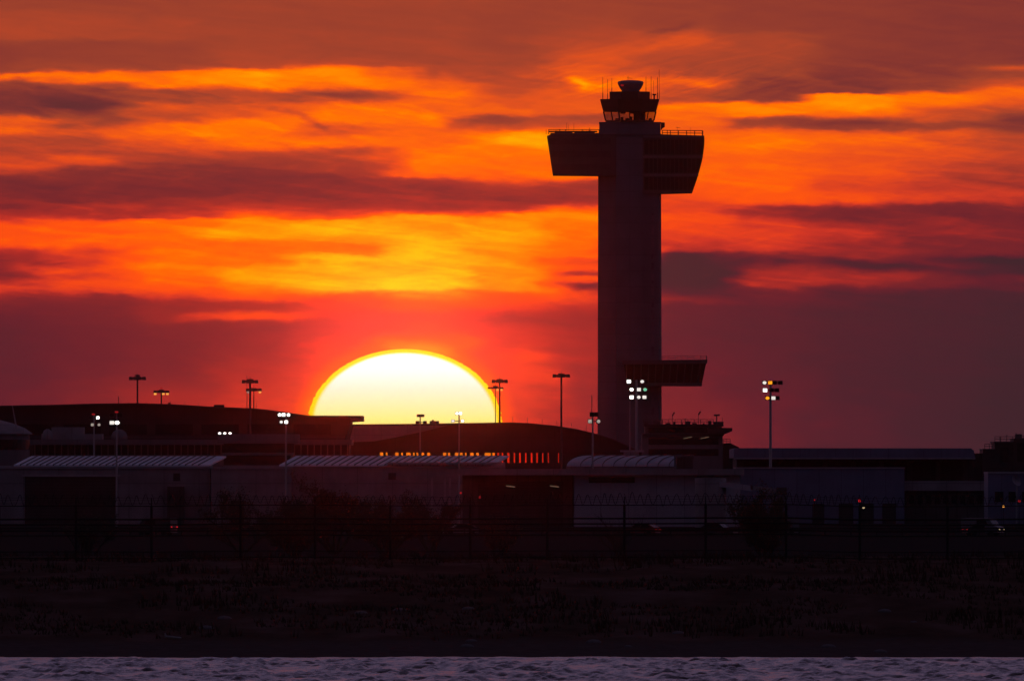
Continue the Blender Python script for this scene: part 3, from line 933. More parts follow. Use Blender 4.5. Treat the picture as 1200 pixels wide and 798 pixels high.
# gate house standing in front of the concourse
A = At(3180); X, Z, D = A.x, A.z, 3180.0
gate = thing('gate_house', 'two storey flat roofed gate house with dark window bands between the two striped roofs', 'building', (X(300), D, GZ))
part('roof', MB().box(X(255), X(350), D - 1, D + 16, Z(519.6), Z(508.6)), 'term_grey', gate)
mb = MB().box(X(262), X(344), D + .4, D + 15, Z(530.4), Z(519.6)); mb.box(X(262), X(340), D + .4, D + 15, Z(545), Z(533.4))
part('window_band', mb, 'dark_glass', gate)
part('ledge', MB().box(X(260), X(343), D - .4, D + 15.6, Z(533.4), Z(530.4)), 'term_grey', gate)
part('wall', MB().box(X(261), X(342), D, D + 15.2, GZ - .5, Z(545)), 'wall_grey', gate)
for px, w in ((257.4, 'left'), (263.4, 'middle'), (269.6, 'right')):
    t_ = thing('roof_floodlight', 'small bright white floodlight on the gate house roof edge, %s of three' % w, 'floodlight', (X(px), D - .6, Z(508.6)), 'floodlights on the gate house roof')
    part('bracket', bar(MB(), X(px), D - .5, Z(508.7), Z(507.8), .08), 'steel', t_)
    lamp_head(t_, X(px), D - .8, Z(507.6), .46, .30, 'lamp_white')

# round-roofed building at the far left
A = At(3220); X, Z, D = A.x, A.z, 3220.0
rot = thing('rotunda', 'round building with a low conical pale roof at the left edge', 'building', (X(-12), D, GZ))
cx, cy = X(-12), D + 8
part('roof', MB().lathe([(48.5 * A.u, Z(509)), (48 * A.u, Z(507.4)), (40 * A.u, Z(501.6)), (26 * A.u, Z(496)), (10 * A.u, Z(491.8)), (1, Z(490.6))], cx, cy, 40), 'wall_grey', rot, True)
part('wall', MB().lathe([(45 * A.u, GZ - .5), (45 * A.u, Z(509))], cx, cy, 40), 'term_grey', rot)
part('window_band', MB().lathe([(45.4 * A.u, Z(527)), (45.4 * A.u, Z(515))], cx, cy, 40, False), 'dark_glass', rot)
mb = MB().tube([(X(18.5), D + 5, Z(503)), (X(16), D + 5, Z(489)), (X(13.4), D + 5, Z(475))], .16, 6, .07)
solo('leaning_mast', mb, 'galv', 'thin leaning mast rising over the conical roof at the left edge', 'mast', (X(18.5), D + 5, Z(503)))

# ------------------------------------------------------------------ cargo sheds along the apron
def striped_roof(A, x0, x1, y_eave, y_ridge, run, parent, step):
    """single-pitch metal roof whose seams run off to the right"""
    D = A.D
    X, Z = A.x, A.z
    sk = 19 * A.u
    z0, z1 = Z(y_eave), Z(y_ridge)
    m = MB().loft([[(X(x0), D - .3, z0 - .25), (X(x1) - sk, D - .3, z0 - .25), (X(x1) - sk, D - .3, z0), (X(x0), D - .3, z0)],
                   [(X(x0) + sk, D + run, z1 - .25), (X(x1), D + run, z1 - .25), (X(x1), D + run, z1), (X(x0) + sk, D + run, z1)]])
    r = part('roof', m, 'white_roof', parent)
    s = MB()
    n = int((X(x1) - X(x0) - sk) / step)
    for i in range(1, n):
        a = X(x0) + i * step
        w = .075
        s.loft([[(a - w, D - .36, z0 - .1), (a + w, D - .36, z0 - .1), (a + w, D - .36, z0 + .11), (a - w, D - .36, z0 + .11)],
                [(a - w + sk, D + run, z1 - .1), (a + w + sk, D + run, z1 - .1), (a + w + sk, D + run, z1 + .11), (a - w + sk, D + run, z1 + .11)]])
    part('seam', s, 'seam', r)
    return r


A = At(3000); X, Z, D = A.x, A.z, 3000.0
c1 = thing('cargo_shed', 'long grey cargo shed with striped white roof and a wide dark opening, at the left', 'warehouse', (X(110), D, GZ))
part('wall', MB().prism(A.poly([(-60, 545.4), (246, 545.4)]) + [(X(246), GZ - .5), (X(-60), GZ - .5)], D, D + 30), 'wall_grey', c1)
striped_roof(A, 16, 264, 544.6, 534.2, 9, c1, .98)
part('door', MB().box(X(29), X(138), D - .08, D + .3, GZ, Z(558.4)), 'door_dark', c1)
part('door_frame', MB().box(X(26), X(141), D - .3, D + .25, Z(558.4), Z(556)), 'trim', c1)
part('parapet', MB().box(X(-60), X(246.4), D - .25, D + .2, Z(549), Z(545.6)), 'trim', c1)
part('vent', MB().box(X(203), X(211), D - .1, D + .2, Z(563.4), Z(554.4)), 'door_dark', c1)
part('lean_to', MB().box(X(196), X(216), D - 2, D - .1, GZ - .3, Z(570)), 'wall_dark', c1)
A = At(2995); X, Z, D = A.x, A.z, 2995.0
c2 = thing('cargo_shed', 'plain flat topped grey shed between the two sheds with striped roofs', 'warehouse', (X(300), D, GZ))
part('wall', MB().box(X(247), X(342), D, D + 30, GZ - .5, Z(549.4)), 'wall_grey', c2)
part('parapet', MB().box(X(246.6), X(342.4), D - .25, D + 30.2, Z(549.4), Z(547)), 'trim', c2)
part('door', MB().box(X(270), X(286), D - .08, D + .3, GZ, Z(586)), 'door_dark', c2)
A = At(3000); X, Z, D = A.x, A.z, 3000.0
c3 = thing('cargo_shed', 'grey cargo shed with striped white roof below the sun', 'warehouse', (X(460), D, GZ))
part('wall', MB().box(X(343), X(592), D, D + 30, GZ - .5, Z(545.4)), 'wall_grey', c3)
striped_roof(A, 327, 596, 544.6, 533.8, 9, c3, 1.12)
part('vent', MB().box(X(455), X(464), D - .1, D + .2, Z(562), Z(554)), 'door_dark', c3)
for px in (505, 520, 526):
    part('downpipe', MB().box(X(px), X(px + 2.6), D - .12, D + .2, GZ, Z(560)), 'trim', c3)
part('parapet', MB().box(X(454), X(592), D - .3, D + .3, Z(547.8), Z(541.5)), 'trim', c3)
A = At(2900); X, Z, D = A.x, A.z, 2900.0
c4 = thing('hangar', 'dark ribbed hangar with flat grey roof slab and two faint tube lights under it', 'hangar', (X(606), D, GZ))
part('wall', MB().box(X(542), X(672), D + 3, D + 40, GZ - .5, Z(556.6)), 'wall_dark', c4)
part('roof', MB().box(X(536), X(872), D - 1.5, D + 41, Z(556.6), Z(549.4)), 'wall_grey', c4)
part('door', MB().box(X(560), X(660), D + 2.9, D + 3.4, GZ, Z(564)), 'door_dark', c4)
part('office', MB().box(X(673), X(868), D + .5, D + 38, GZ - .5, Z(556.6)), 'wall_pale', c4)
part('window_band', MB().box(X(690), X(744), D + .4, D + .9, Z(565.6), Z(559)), 'dark_glass', c4)
for px, w in ((598.5, 'left'), (650, 'right')):
    mb = MB().prism(A.poly([(px - 5.5, 568.6), (px + 5, 569.8), (px + 5, 571), (px - 5.5, 569.8)]), D + 2.3, D + 2.5)
    solo('tube_light', mb, 'tube', 'faint tube light hanging under the ribbed hangar roof, %s one' % w, 'lamp', (X(px), D + 2.4, Z(569)), 'tube lights under the hangar roof')
# barrel vault behind the hangar
A = At(3150); X, Z, D = A.x, A.z, 3150.0
bv = thing('vaulted_shed', 'low shed with a pale ribbed barrel roof behind the hangar', 'warehouse', (X(725), D, GZ))
mb = MB()
sec = [(D + 7 - 7 * math.cos(R(a)), Z(546.5) + 13.0 * A.u * math.sin(R(a))) for a in range(0, 181, 12)]
mb.loft([[(X(664) + (y - D) * .5 * (1 if y < D + 8 else 1), y, z) for y, z in sec], [(X(790), y, z) for y, z in sec]])
rf = part('roof', mb, 'vault_roof', bv, False)
mb = MB()
for i in range(9):
    px = 680 + i * 13
    mb.tube([(X(px) + (y - D) * .5, y - .05, z + .05) for y, z in sec[:9]], .08, 4)
part('rib', mb, 'seam', rf)
part('wall', MB().box(X(664), X(792), D + .2, D + 13.8, GZ - .5, Z(546.4)), 'wall_grey', bv)
mb = MB().box(X(732), X(750), 3175, 3180, At(3175).z(546), At(3175).z(529.6)); mb.box(X(728), X(756), 3174.4, 3180.6, At(3175).z(529.6), At(3175).z(527.4))
solo('stair_house', mb, 'wall_pale', 'small pale roof hut in front of the tower foot', 'hut', (X(740), 3177, GZ))
# grey box unit between vault and operations block
A = At(3160); X, Z, D = A.x, A.z, 3160.0
mb = MB().box(X(793), X(812), D, D + 14, GZ - .5, Z(537)); mb.box(X(792), X(813), D - .3, D + 14.3, Z(537), Z(535)); mb.box(X(796), X(806), D - .06, D + .2, Z(549), Z(540))
solo('switch_house', mb, 'wall_dark', 'small dark flat topped switch house right of the pale barrel roof', 'hut', (X(802), D, GZ))

# ------------------------------------------------------------------ right-hand side
A = At(3900); X, Z, D = A.x, A.z, 3900.0
lh = thing('long_hangar', 'long low hangar with blue grey roof strip on the right below the plum sky', 'hangar', (X(1000), D, GZ))
part('wall', MB().box(X(864), X(1142), D + 8, D + 80, GZ - .5, Z(536)), 'wall_dark', lh)
part('roof', MB().prism(A.poly([(860, 536.4), (860, 526), (864, 524.9), (1138, 525.2), (1141.6, 528), (1143, 536.4)]), D + 1, D + 82), 'wall_blue', lh)
part('gutter', MB().box(X(860), X(1143.2), D + .6, D + 1.2, Z(538), Z(536.2)), 'trim', lh)
for i in range(8):
    part('door', MB().box(X(872 + i * 33), X(872 + i * 33 + 27), D + 7.9, D + 8.3, GZ, Z(541)), 'door_dark', lh)
A = At(3100); X, Z, D = A.x, A.z, 3100.0
wb_ = thing('white_warehouse', 'plain pale blue grey warehouse wall in front of the long hangar', 'warehouse', (X(960), D, GZ))
part('wall', MB().box(X(863), X(1060), D, D + 40, GZ - .5, Z(549)), 'wall_blue', wb_)
part('parapet', MB().box(X(862.6), X(1060.4), D - .2, D + 40.2, Z(549), Z(547.4)), 'trim', wb_)
mb = MB()
for a, b in ((952, 966), (983, 1000), (1008, 1024), (1034, 1050)):
    part('door', MB().box(X(a), X(b), D - .08, D + .2, GZ, Z(590)), 'door_dark', wb_)
lo = thing('low_office', 'low dark office wing with pale ledges right of the blue grey warehouse', 'building', (X(1110), D + 4, GZ))
part('wall', MB().box(X(1061), X(1156), D + 4, D + 30, GZ - .5, Z(565)), 'wall_dark', lo)
part('ledge', MB().box(X(1060.6), X(1157), D + 3.2, D + 30.4, Z(575), Z(563.4)), 'wall_grey', lo)
mb = MB()
for i in range(9):
    part('window', MB().box(X(1066 + i * 10), X(1072 + i * 10), D + 3.9, D + 4.2, Z(590), Z(580)), 'dark_glass', lo)
A = At(4200); X, Z, D = A.x, A.z, 4200.0
rb_ = thing('stepped_terminal', 'dark stepped building with roof railings at the right edge', 'terminal', (X(1190), D, GZ))
mb = MB().box(X(1138), X(1152.4), D + 3, D + 28, GZ - .5, Z(531)); mb.box(X(1152), X(1166), D, D + 30, GZ - .5, Z(526.5)); mb.box(X(1165.9), X(1290), D + .2, D + 30, GZ - .5, Z(518)); mb.box(X(1188), X(1290), D - .4, D + 30.2, GZ - .5, Z(513.6))
part('wall', mb, 'term_dark', rb_)
mb = MB().box(X(1151.6), X(1166.4), D - .3, D + 30.3, Z(527), Z(525.8)); mb.box(X(1164.6), X(1290), D - .2, D + 30.3, Z(519), Z(517.2))
part('roof', mb, 'term_roof', rb_)
part('window', MB().box(X(1172), X(1182), D, D + .5, Z(541), Z(524)), 'dark_glass', rb_)
part('window', MB().box(X(1192), X(1215), D - .5, D, Z(541), Z(519)), 'dark_glass', rb_)
railing(rb_, [(X(1154), D, Z(525.8)), (X(1165), D, Z(525.8))], 1.0, 1.1, .06)
railing(rb_, [(X(1166), D, Z(517.2)), (X(1187), D, Z(517.2)), (X(1230), D, Z(513.6))], 1.0, 1.1, .06)
for px, y1 in ((1172, 511), (1180, 509), (1191, 507), (1195, 508)):
    part('antenna', bar(MB(), X(px), D, Z(518), Z(y1), .07), 'steel', rb_)
part('rooftop_unit', MB().box(X(1190), X(1198), D + 2, D + 5, Z(514), Z(508.6)), 'term_roof', rb_)
A = At(3050); X, Z, D = A.x, A.z, 3050.0
rh = thing('pale_office', 'pale low office block under the stepped building at the right edge', 'building', (X(1200), D, GZ))
part('wall', MB().box(X(1158), X(1270), D, D + 26, GZ - .5, Z(555)), 'wall_blue', rh)
part('parapet', MB().box(X(1157.6), X(1270.4), D - .2, D + 26.2, Z(555), Z(552.6)), 'trim', rh)
mb = MB()
for i in range(5):
    part('window', MB().box(X(1166 + i * 16), X(1176 + i * 16), D - .06, D + .2, Z(588), Z(576)), 'dark_glass', rh)
sd = thing('satellite_dish', 'pale round dish on the office wall at the right edge', 'dish', (X(1190), D - 2, GZ))
mb = MB()
dc = Vector((X(1191), D - 2.2, Z(563)))
rg = []
for i in range(7):
    q = i / 6 * 6.2 * A.u
    rg.append([dc + Vector((q * .8 * math.cos(2 * math.pi * j / 20) - q * .35 * math.sin(2 * math.pi * j / 20), -.5 * (i / 6) ** 2, q * math.sin(2 * math.pi * j / 20) + .001)) for j in range(20)])
mb.loft(rg, False)
part('dish', mb, 'wall_pale', sd, True)
part('mast', bar(MB(), X(1191), D - 2.0, GZ - .2, Z(563), .14), 'galv', sd)

# jet bridge sloping down to the right of the hangar
A = At(2860); X, Z, D = A.x, A.z, 2860.0
jb = thing('jet_bridge', 'pale jet bridge sloping down to the right in front of the blue grey warehouse', 'jet bridge', (X(870), D, GZ))
def tilt_box(mb, x0, y0, x1, y1, h, d):
    mb.prism(A.poly([(x0, y0), (x1, y1), (x1, y1 + h), (x0, y0 + h)]), D, D + d)
mb = MB(); tilt_box(mb, 836, 563, 882, 569, 6.5, 3.2)
part('tunnel', mb, 'wall_pale', jb)
mb = MB(); tilt_box(mb, 880, 568.6, 912, 572.6, 5.2, 2.8)
part('inner_tunnel', mb, 'wall_grey', jb)
part('cab', MB().box(X(910), X(922), D - .6, D + 3.8, Z(580), Z(571)), 'wall_dark', jb)
part('rotunda', MB().lathe([(2.2, GZ - .2), (2.2, Z(560))], X(833), D + 1.8, 18), 'wall_grey', jb)
for px in (890, 905):
    part('leg', MB().box(X(px), X(px + 2.2), D + 1, D + 1.4, GZ, Z(576)), 'galv', jb)
for px in (887, 903):
    mb = MB().loft([[(X(px + 2) + .55 * math.cos(R(a)), yy, GZ + .55 + .55 * math.sin(R(a))) for a in range(0, 360, 30)] for yy in (D + .6, D + 1.8)])
    part('wheel', mb, 'tyre', jb)

# ------------------------------------------------------------------ light masts
def pole(t_, A, px, y_top, r0, r1, m='steel', base=None):
    p = MB()
    z1 = A.z(y_top)
    p.tube([(A.x(px), A.D, GZ - .3), (A.x(px), A.D, GZ + (z1 - GZ) * .5), (A.x(px), A.D, z1)], r0, 10, r1)
    p.tube([(A.x(px), A.D, GZ - .3), (A.x(px), A.D, GZ + .7)], r0 * 1.7, 10)
    part('pole', p, m, t_)


def t_mast(D, px, ytop, ybar, half, label, lamps=(), red=False, th=4.0, finial=True, thin=1.0):
    """high mast with a flat crown of luminaires"""
    A = At(D)
    t_ = thing('light_mast', label, 'light mast', (A.x(px), D, GZ), 'light masts of the airport')
    pole(t_, A, px, ybar - 2, thin * .26, thin * .19)
    r = MB()
    x0, x1 = A.x(px - half), A.x(px + half)
    r.box(x0 + .3, x1 - .3, D - .2, D + .2, A.z(ybar + .6), A.z(ybar - 1.2))
    part('crossbar', r, 'steel', t_)
    n = 4
    for i in range(n):
        cx = x0 + (x1 - x0) * (i + .5) / n
        w = (x1 - x0) / n * .92
        h = MB().loft([[(cx - w / 2, D - .75, A.z(ybar + th * .5)), (cx + w / 2, D - .75, A.z(ybar + th * .5)), (cx + w / 2, D + .75, A.z(ybar + th * .5)), (cx - w / 2, D + .75, A.z(ybar + th * .5))],
                       [(cx - w * .42, D - .6, A.z(ybar - th * .5)), (cx + w * .42, D - .6, A.z(ybar - th * .5)), (cx + w * .42, D + .6, A.z(ybar - th * .5)), (cx - w * .42, D + .6, A.z(ybar - th * .5))]])
        p = part('lamp_head', h, 'steel', t_)
        for (q, mt) in lamps:
            if q == i:
                part('lens', MB().prism([(cx - w * .36, A.z(ybar + th * .5) - .01), (cx + w * .36, A.z(ybar + th * .5) - .01), (cx + w * .3, A.z(ybar + th * .5 + 2.2)), (cx - w * .3, A.z(ybar + th * .5 + 2.2))], D - .5, D + .5), mt, p)
    if finial:
        f = MB()
        f.box(A.x(px) - .28, A.x(px) + .28, D - .25, D + .25, A.z(ybar - th * .5), A.z(ytop + 1.5))
        f.box(A.x(px) - .62, A.x(px) + .62, D - .3, D + .3, A.z(ytop + 3.2), A.z(ytop + 1.6))
        bar(f, A.x(px), D, A.z(ytop + 1.6), A.z(ytop - 1), .06)
        part('finial', f, 'steel', t_)
    if red:
        part('obstruction_lamp', MB().lathe([(.1, A.z(ytop + 1)), (.3, A.z(ytop + .6)), (.3, A.z(ytop - .6)), (.1, A.z(ytop - 1))], A.x(px), D - .5, 8), 'lamp_red', t_)
    return t_


t_mast(4400, 161, 437.6, 443.4, 10.3, 'unlit light mast with flat T head standing alone above the long dark terminal')
t_mast(5200, 189, 455, 459.0, 9.6, 'light mast with glowing orange lamps and a red top light above the dark terminal', [(0, 'lamp_amber'), (2, 'lamp_amber'), (3, 'lamp_amber')], True, 3.0)
t_mast(3700, 293, 442.6, 447.2, 10.0, 'taller unlit T headed light mast of the pair left of the sun')
t_mast(4700, 297.4, 453, 456.8, 9.6, 'shorter light mast of the pair left of the sun, with one warm lamp lit', [(0, 'lamp_dim'), (3, 'lamp_amber')], False, 3.4, thin=.6)
t_mast(4500, 585.6, 442.4, 446.8, 9.8, 'taller unlit T headed light mast at the right rim of the sun')
t_mast(4900, 580.6, 450.5, 454.6, 9.5, 'shorter light mast with two yellow lamps at the right rim of the sun', [(2, 'lamp_amber'), (3, 'lamp_amber')], False, 2.2, thin=.5)
t_mast(3850, 657.8, 436, 440.4, 10.6, 'unlit T headed light mast between the sun and the control tower')
A = At(4450)
solo('antenna_mast', bar(MB(), A.x(289.4), 4450, GZ - .2, A.z(440), .16, 6, .07), 'steel', 'bare thin antenna mast just left of the paired light masts', 'mast', (A.x(289.4), 4450, GZ))


def flood_mast(D, px, ytop, rows, label, w=4.5, h=3.8, extra=None, m='galv', bars=True, r0=.30, r1=.2):
    """mast with tiers of floodlights; rows = [(y, [(px, lens or None)])]"""
    A = At(D)
    t_ = thing('floodlight_mast', label, 'light mast', (A.x(px), D, GZ), 'floodlight masts on the apron')
    pole(t_, A, px, ytop, r0, r1, m)
    br = MB()
    for y, lamps in rows:
        xa = min([q for q, _ in lamps] + [px]); xb = max([q for q, _ in lamps] + [px])
        br.box(A.x(xa), A.x(xb), D + .25, D + .4, A.z(y + .5), A.z(y - .5))
        br.box(A.x(px) - .1, A.x(px) + .1, D - .05, D + .4, A.z(y + .4), A.z(y - .4))
        for i, (q, ln) in enumerate(lamps):
            lamp_head(t_, A.x(q), D - .35, A.z(y), w * A.u, h * A.u, ln or 'dark_glass', shape='box' if (i + int(y)) % 2 else 'round')
    part('bracket', br, 'steel', t_)
    if extra:
        extra(t_, A)
    return t_


flood_mast(3450, 746, 445, [(447, [(737, 'lamp_white'), (752.6, 'lamp_soft'), (757, None)]), (456.4, [(740.2, 'lamp_white'), (748.8, 'lamp_soft'), (756, 'lamp_green')]), (465.4, [(740.2, 'lamp_white'), (748.6, 'lamp_soft'), (755.2, 'lamp_soft')])],
           'tall floodlight mast with three tiers of lit white lamps before the tower shaft')
flood_mast(3500, 903, 446, [(448.4, [(896, 'lamp_soft'), (902.6, 'lamp_orange'), (908, None), (914.4, None)]), (457.2, [(896.6, 'lamp_white'), (904.4, None), (910.4, None)]), (466.4, [(899.4, 'lamp_orange'), (906.4, 'lamp_soft'), (910.8, None)])],
           'tall floodlight mast with orange and white lamps standing alone on the right', w=4.6)
flood_mast(2950, 335, 485, [(486, [(327.6, 'lamp_white'), (332.2, 'lamp_white'), (338, 'lamp_white')]), (494.4, [(329.6, 'lamp_soft'), (335.4, 'lamp_white')])],
           'floodlight mast with five bright white lamps at the left rim of the sun', w=3.8, h=3.6, r0=.16, r1=.12)
def red_top(px, y):
    def f(t_, A):
        part('obstruction_lamp', MB().lathe([(.1, A.z(y + 1)), (.26, A.z(y + .6)), (.26, A.z(y - .6)), (.1, A.z(y - 1))], A.x(px), A.D - .5, 8), 'lamp_red', t_)
    return f
flood_mast(2940, 136.6, 484, [(486.4, [(131, None), (140.6, None)]), (495.2, [(131.2, 'lamp_soft'), (137.2, 'lamp_white')])],
           'floodlight mast with one big bright lamp above the grey roof dome', w=5.4, h=4.2, extra=red_top(136.6, 482.8), r0=.15, r1=.11)
flood_mast(3060, 110, 486, [(489.4, [(114.6, 'lamp_white'), (106, None)]), (497.6, [(108.2, 'lamp_dim'), (116, 'lamp_dim')])],
           'floodlight mast with a single slanting bright lamp and two dim ones near the left edge', w=3.4, h=3.2, extra=red_top(109.4, 485.4), r0=.15, r1=.11)
flood_mast(3600, 492.4, 486, [(487, [(490.6, None), (495, None)]), (494.8, [(489.2, None), (498, None)])],
           'small unlit floodlight mast in silhouette before the sun', w=3.6, h=2.6, r0=.16, r1=.12)
flood_mast(2960, 538, 483, [(484.4, [(535.6, 'lamp_white'), (539.6, 'lamp_white')]), (493.2, [(530.8, 'lamp_soft'), (542, 'lamp_white')])],
           'small floodlight mast with lit white lamps before the right half of the sun', w=3.4, h=2.8, r0=.14, r1=.10)
def whip(t_, A):
    part('antenna', bar(MB(), A.x(693.6), A.D, A.z(484), A.z(463), .06), 'steel', t_)
flood_mast(3080, 694.6, 484, [(485.6, [(693.6, None), (698.6, None)]), (493.6, [(691.4, 'lamp_dim'), (701.4, 'lamp_dim')])],
           'floodlight mast with a whip aerial and two dim grey lamps left of the tower foot', w=4.4, h=4.2, extra=whip, r0=.18, r1=.13)
A = At(3700)
solo('antenna_mast', bar(MB(), A.x(738.2), 3700, GZ - .2, A.z(470), .2, 6, .12), 'galv', 'plain thin mast close behind the three tier floodlight mast before the tower', 'mast', (A.x(738.2), 3700, GZ))

# ------------------------------------------------------------------ lamps and vehicles on the airside road
def marker(D, px, py, mt, label, r=.16):
    A = At(D)
    t_ = thing('marker_light', label, 'marker light', (A.x(px), D, GZ), 'marker lights by the apron')
    p = MB(); bar(p, A.x(px), D, GZ - .2, A.z(py) - r * .8, .04); p.box(A.x(px) - .2, A.x(px) + .2, D - .2, D + .2, GZ - .2, GZ + .15)
    part('post', p, 'fence_steel', t_)
    part('lamp', MB().lathe([(r * .5, A.z(py) - r), (r, A.z(py) - r * .5), (r, A.z(py) + r * .5), (r * .4, A.z(py) + r)], A.x(px), D, 10), mt, t_)


marker(2800, 540, 577.4, 'lamp_red', 'dim red marker light before the left end of the ribbed hangar', .15)
marker(2810, 562, 582.4, 'lamp_red', 'red marker light under the first tube light of the ribbed hangar', .18)
marker(2800, 1007.4, 586.6, 'lamp_tail', 'bright red marker light on a post before the blue grey warehouse', .19)
marker(2780, 1012, 594.4, 'lamp_head', 'small yellow white marker light just below the red one by the warehouse', .16)
marker(2800, 954.6, 585.6, 'lamp_red', 'faint red marker light left of the bright red one by the warehouse', .11)
marker(2790, 1176, 593.2, 'lamp_amber', 'small amber marker light before the pale office at the right edge', .15)
marker(2800, 1194.6, 587, 'lamp_red', 'red marker light before the pale office at the right edge', .18)


def vehicle(px, py, kind, paint, yaw, tail, label, van=False):
    """a car or van: px, py is where its lamps show"""
    D = 2457.0
    A = At(D)
    L, Wd, H = (5.0, 1.95, 2.1) if van else (4.4, 1.8, 1.45)
    t_ = thing('van' if van else 'car', label, kind, (0, 0, 0), 'vehicles on the airside road')
    hw = Wd / 2
    prof = ([(-2.5, .35), (2.5, .35), (2.5, .95), (1.9, 1.15), (1.2, 2.05), (-2.45, 2.1)] if van else
            [(-2.2, .32), (2.2, .32), (2.2, .72), (1.1, .9), (.4, 1.42), (-1.2, 1.45), (-2.0, .98), (-2.2, .9)])
    part('body', MB().loft([[(x, -hw, z) for x, z in prof], [(x, hw, z) for x, z in prof]]), paint, t_)
    wp = [(1.1, 1.25), (.75, 1.9), (-.4, 1.9), (-.4, 1.25)] if van else [(.85, .95), (.35, 1.36), (-1.1, 1.38), (-1.7, .98)]
    part('window', MB().loft([[(x, -hw - .02, z) for x, z in wp], [(x, hw + .02, z) for x, z in wp]]), 'dark_glass', t_)
    ax = 1.5 if van else 1.35
    for sx in (-ax, ax):
        for sy in (-1, 1):
            w = MB().loft([[(sx + .33 * math.cos(R(a)), yy, .33 + .33 * math.sin(R(a))) for a in range(0, 360, 24)] for yy in (sy * hw - sy * .2, sy * hw + sy * .03)])
            part('wheel', w, 'tyre', t_)
    e = L / 2
    zl = .78 if van else .62
    for sy in (-1, 1):
        f = MB().box(e + .01, e + .05, sy * hw * .72 - .14, sy * hw * .72 + .14, zl - .08, zl + .1)
        part('headlight', f, 'dark_glass' if tail else 'lamp_head', t_)
        b = MB().box(-e - .05, -e - .01, sy * hw * .8 - .12, sy * hw * .8 + .12, zl + .1, zl + .32)
        part('tail_light', b, 'lamp_tail' if tail else 'dark_glass', t_)
    s = -1 if tail else 1
    off = Vector((s * e * math.cos(yaw), s * e * math.sin(yaw)))
    t_.location = (A.x(px) - off.x, D - off.y, GZ + .03)
    t_.rotation_euler = (0, 0, yaw)


vehicle(862, 618, 'car', 'paint_dark', R(-20), False, 'dark car with a pair of warm headlights behind the fence right of the tower')
vehicle(888, 619, 'van', 'paint_white', R(-165), False, 'grey van with yellowish headlights behind the fence, right of the dark car', True)
vehicle(771, 619, 'car', 'paint_red', R(160), True, 'red car showing red tail lights behind the fence below the tower')
vehicle(1131, 620, 'car', 'paint_dark', R(20), True, 'dark car showing bright red tail lights behind the fence at the right')
vehicle(1174, 622, 'van', 'paint_white', R(-25), False, 'grey van with warm headlights at the right edge of the road', True)
vehicle(518, 622, 'car', 'paint_white', R(-168), False, 'small grey car with weak headlights on the road below the sun')
vehicle(204, 628, 'van', 'paint_dark', R(155), True, 'dark van with red tail lights on the road at the left', True)

# guard rail along the road
A = At(2436)
grd = thing('guard_rail', 'long dark guard rail along the near side of the airside road', 'guard rail', (0, 2436, GZ))
rl = MB()
for z in (.55, .85):
    rl.box(A.x(-120), A.x(1320), 2435.9, 2436.0, GZ + z, GZ + z + .2)
part('rail', rl, 'fence_steel', grd)
ps = MB()
for i in range(48):
    x = A.x(-120) + i * 3.1
    ps.box(x, x + .14, 2436.0, 2436.14, GZ - .2, GZ + 1.0)
ps_o = part('post', ps, 'fence_steel', grd)
ps_o['kind'] = 'stuff'

# ------------------------------------------------------------------ perimeter fence on top of the bank
D = 1200.0
A = At(D)
fn = thing('perimeter_fence', 'tall chain link fence with razor wire coils along the top of the grassy bank', 'fence', (0, D, 4.2))
px = -92
posts = []
while px < 1300:
    posts.append(A.x(px + random.uniform(-7, 7)))
    px += 92
H = 3.25
for x in posts:
    zg = gz(x, D)
    p = MB()
    p.tube([(x, D, zg - .4), (x, D, zg + H)], .075, 7)
    p.tube([(x, D, zg + H), (x, D - .25, zg + H + .45)], .03, 5)
    p.tube([(x, D, zg + H), (x, D + .25, zg + H + .45)], .03, 5)
    part('post', p, 'fence_steel', fn)
mid = MB(); mesh = MB()
for a, b in zip(posts, posts[1:]):
    za, zb = gz(a, D), gz(b, D)
    for h, r in ((.12, .03), (.5, .025), (1.45, .035), (1.72, .035), (2.1, .045), (2.42, .05), (H - .04, .03)):
        mid.tube([(a, D, za + h), (b, D, zb + h)], r, 5)
    mesh.add([(a, D + .03, za + .05), (b, D + .03, zb + .05), (b, D + .03, zb + H - .05), (a, D + .03, za + H - .05)], [(0, 1, 2, 3)])
part('rail', mid, 'fence_steel', fn)
m = bpy.data.materials.new('chain_link')
m.use_nodes = True
n = NT(m.node_tree)
b = m.node_tree.nodes['Principled BSDF']
b.inputs['Base Color'].default_value = (.09, .08, .08, 1)
b.inputs['Metallic'].default_value = .4
b.inputs['Roughness'].default_value = .5
co = n.new('ShaderNodeTexCoord').outputs['Object']
sp = n.new('ShaderNodeSeparateXYZ'); n.set(sp.inputs[0], co)
d1 = n.m('PINGPONG', n.m('ADD', sp.outputs[0], sp.outputs[2]), .04)
d2 = n.m('PINGPONG', n.m('SUBTRACT', sp.outputs[0], sp.outputs[2]), .04)
wire = n.m('LESS_THAN', n.m('MINIMUM', d1, d2), .0035)
tr = n.new('ShaderNodeBsdfTransparent')
mx = n.new('ShaderNodeMixShader')
n.set(mx.inputs[0], wire); n.set(mx.inputs[1], tr.outputs[0]); n.set(mx.inputs[2], b.outputs[0])
n.set(m.node_tree.nodes['Material Output'].inputs[0], mx.outputs[0])
part('chain_link', mesh, m, fn)
mb = MB()
for a, b in zip(posts, posts[1:]):
    za, zb = gz(a, D) + H, gz(b, D) + H
    for k_ in range(3):
        f = (k_ + 1) / 3
        for s in (-1, 1):
            mb.tube([(a, D + s * .25 * f, za + .45 * f), (b, D + s * .25 * f, zb + .45 * f)], .008, 4)
part('barbed_wire', mb, 'fence_steel', fn)
mb = MB()
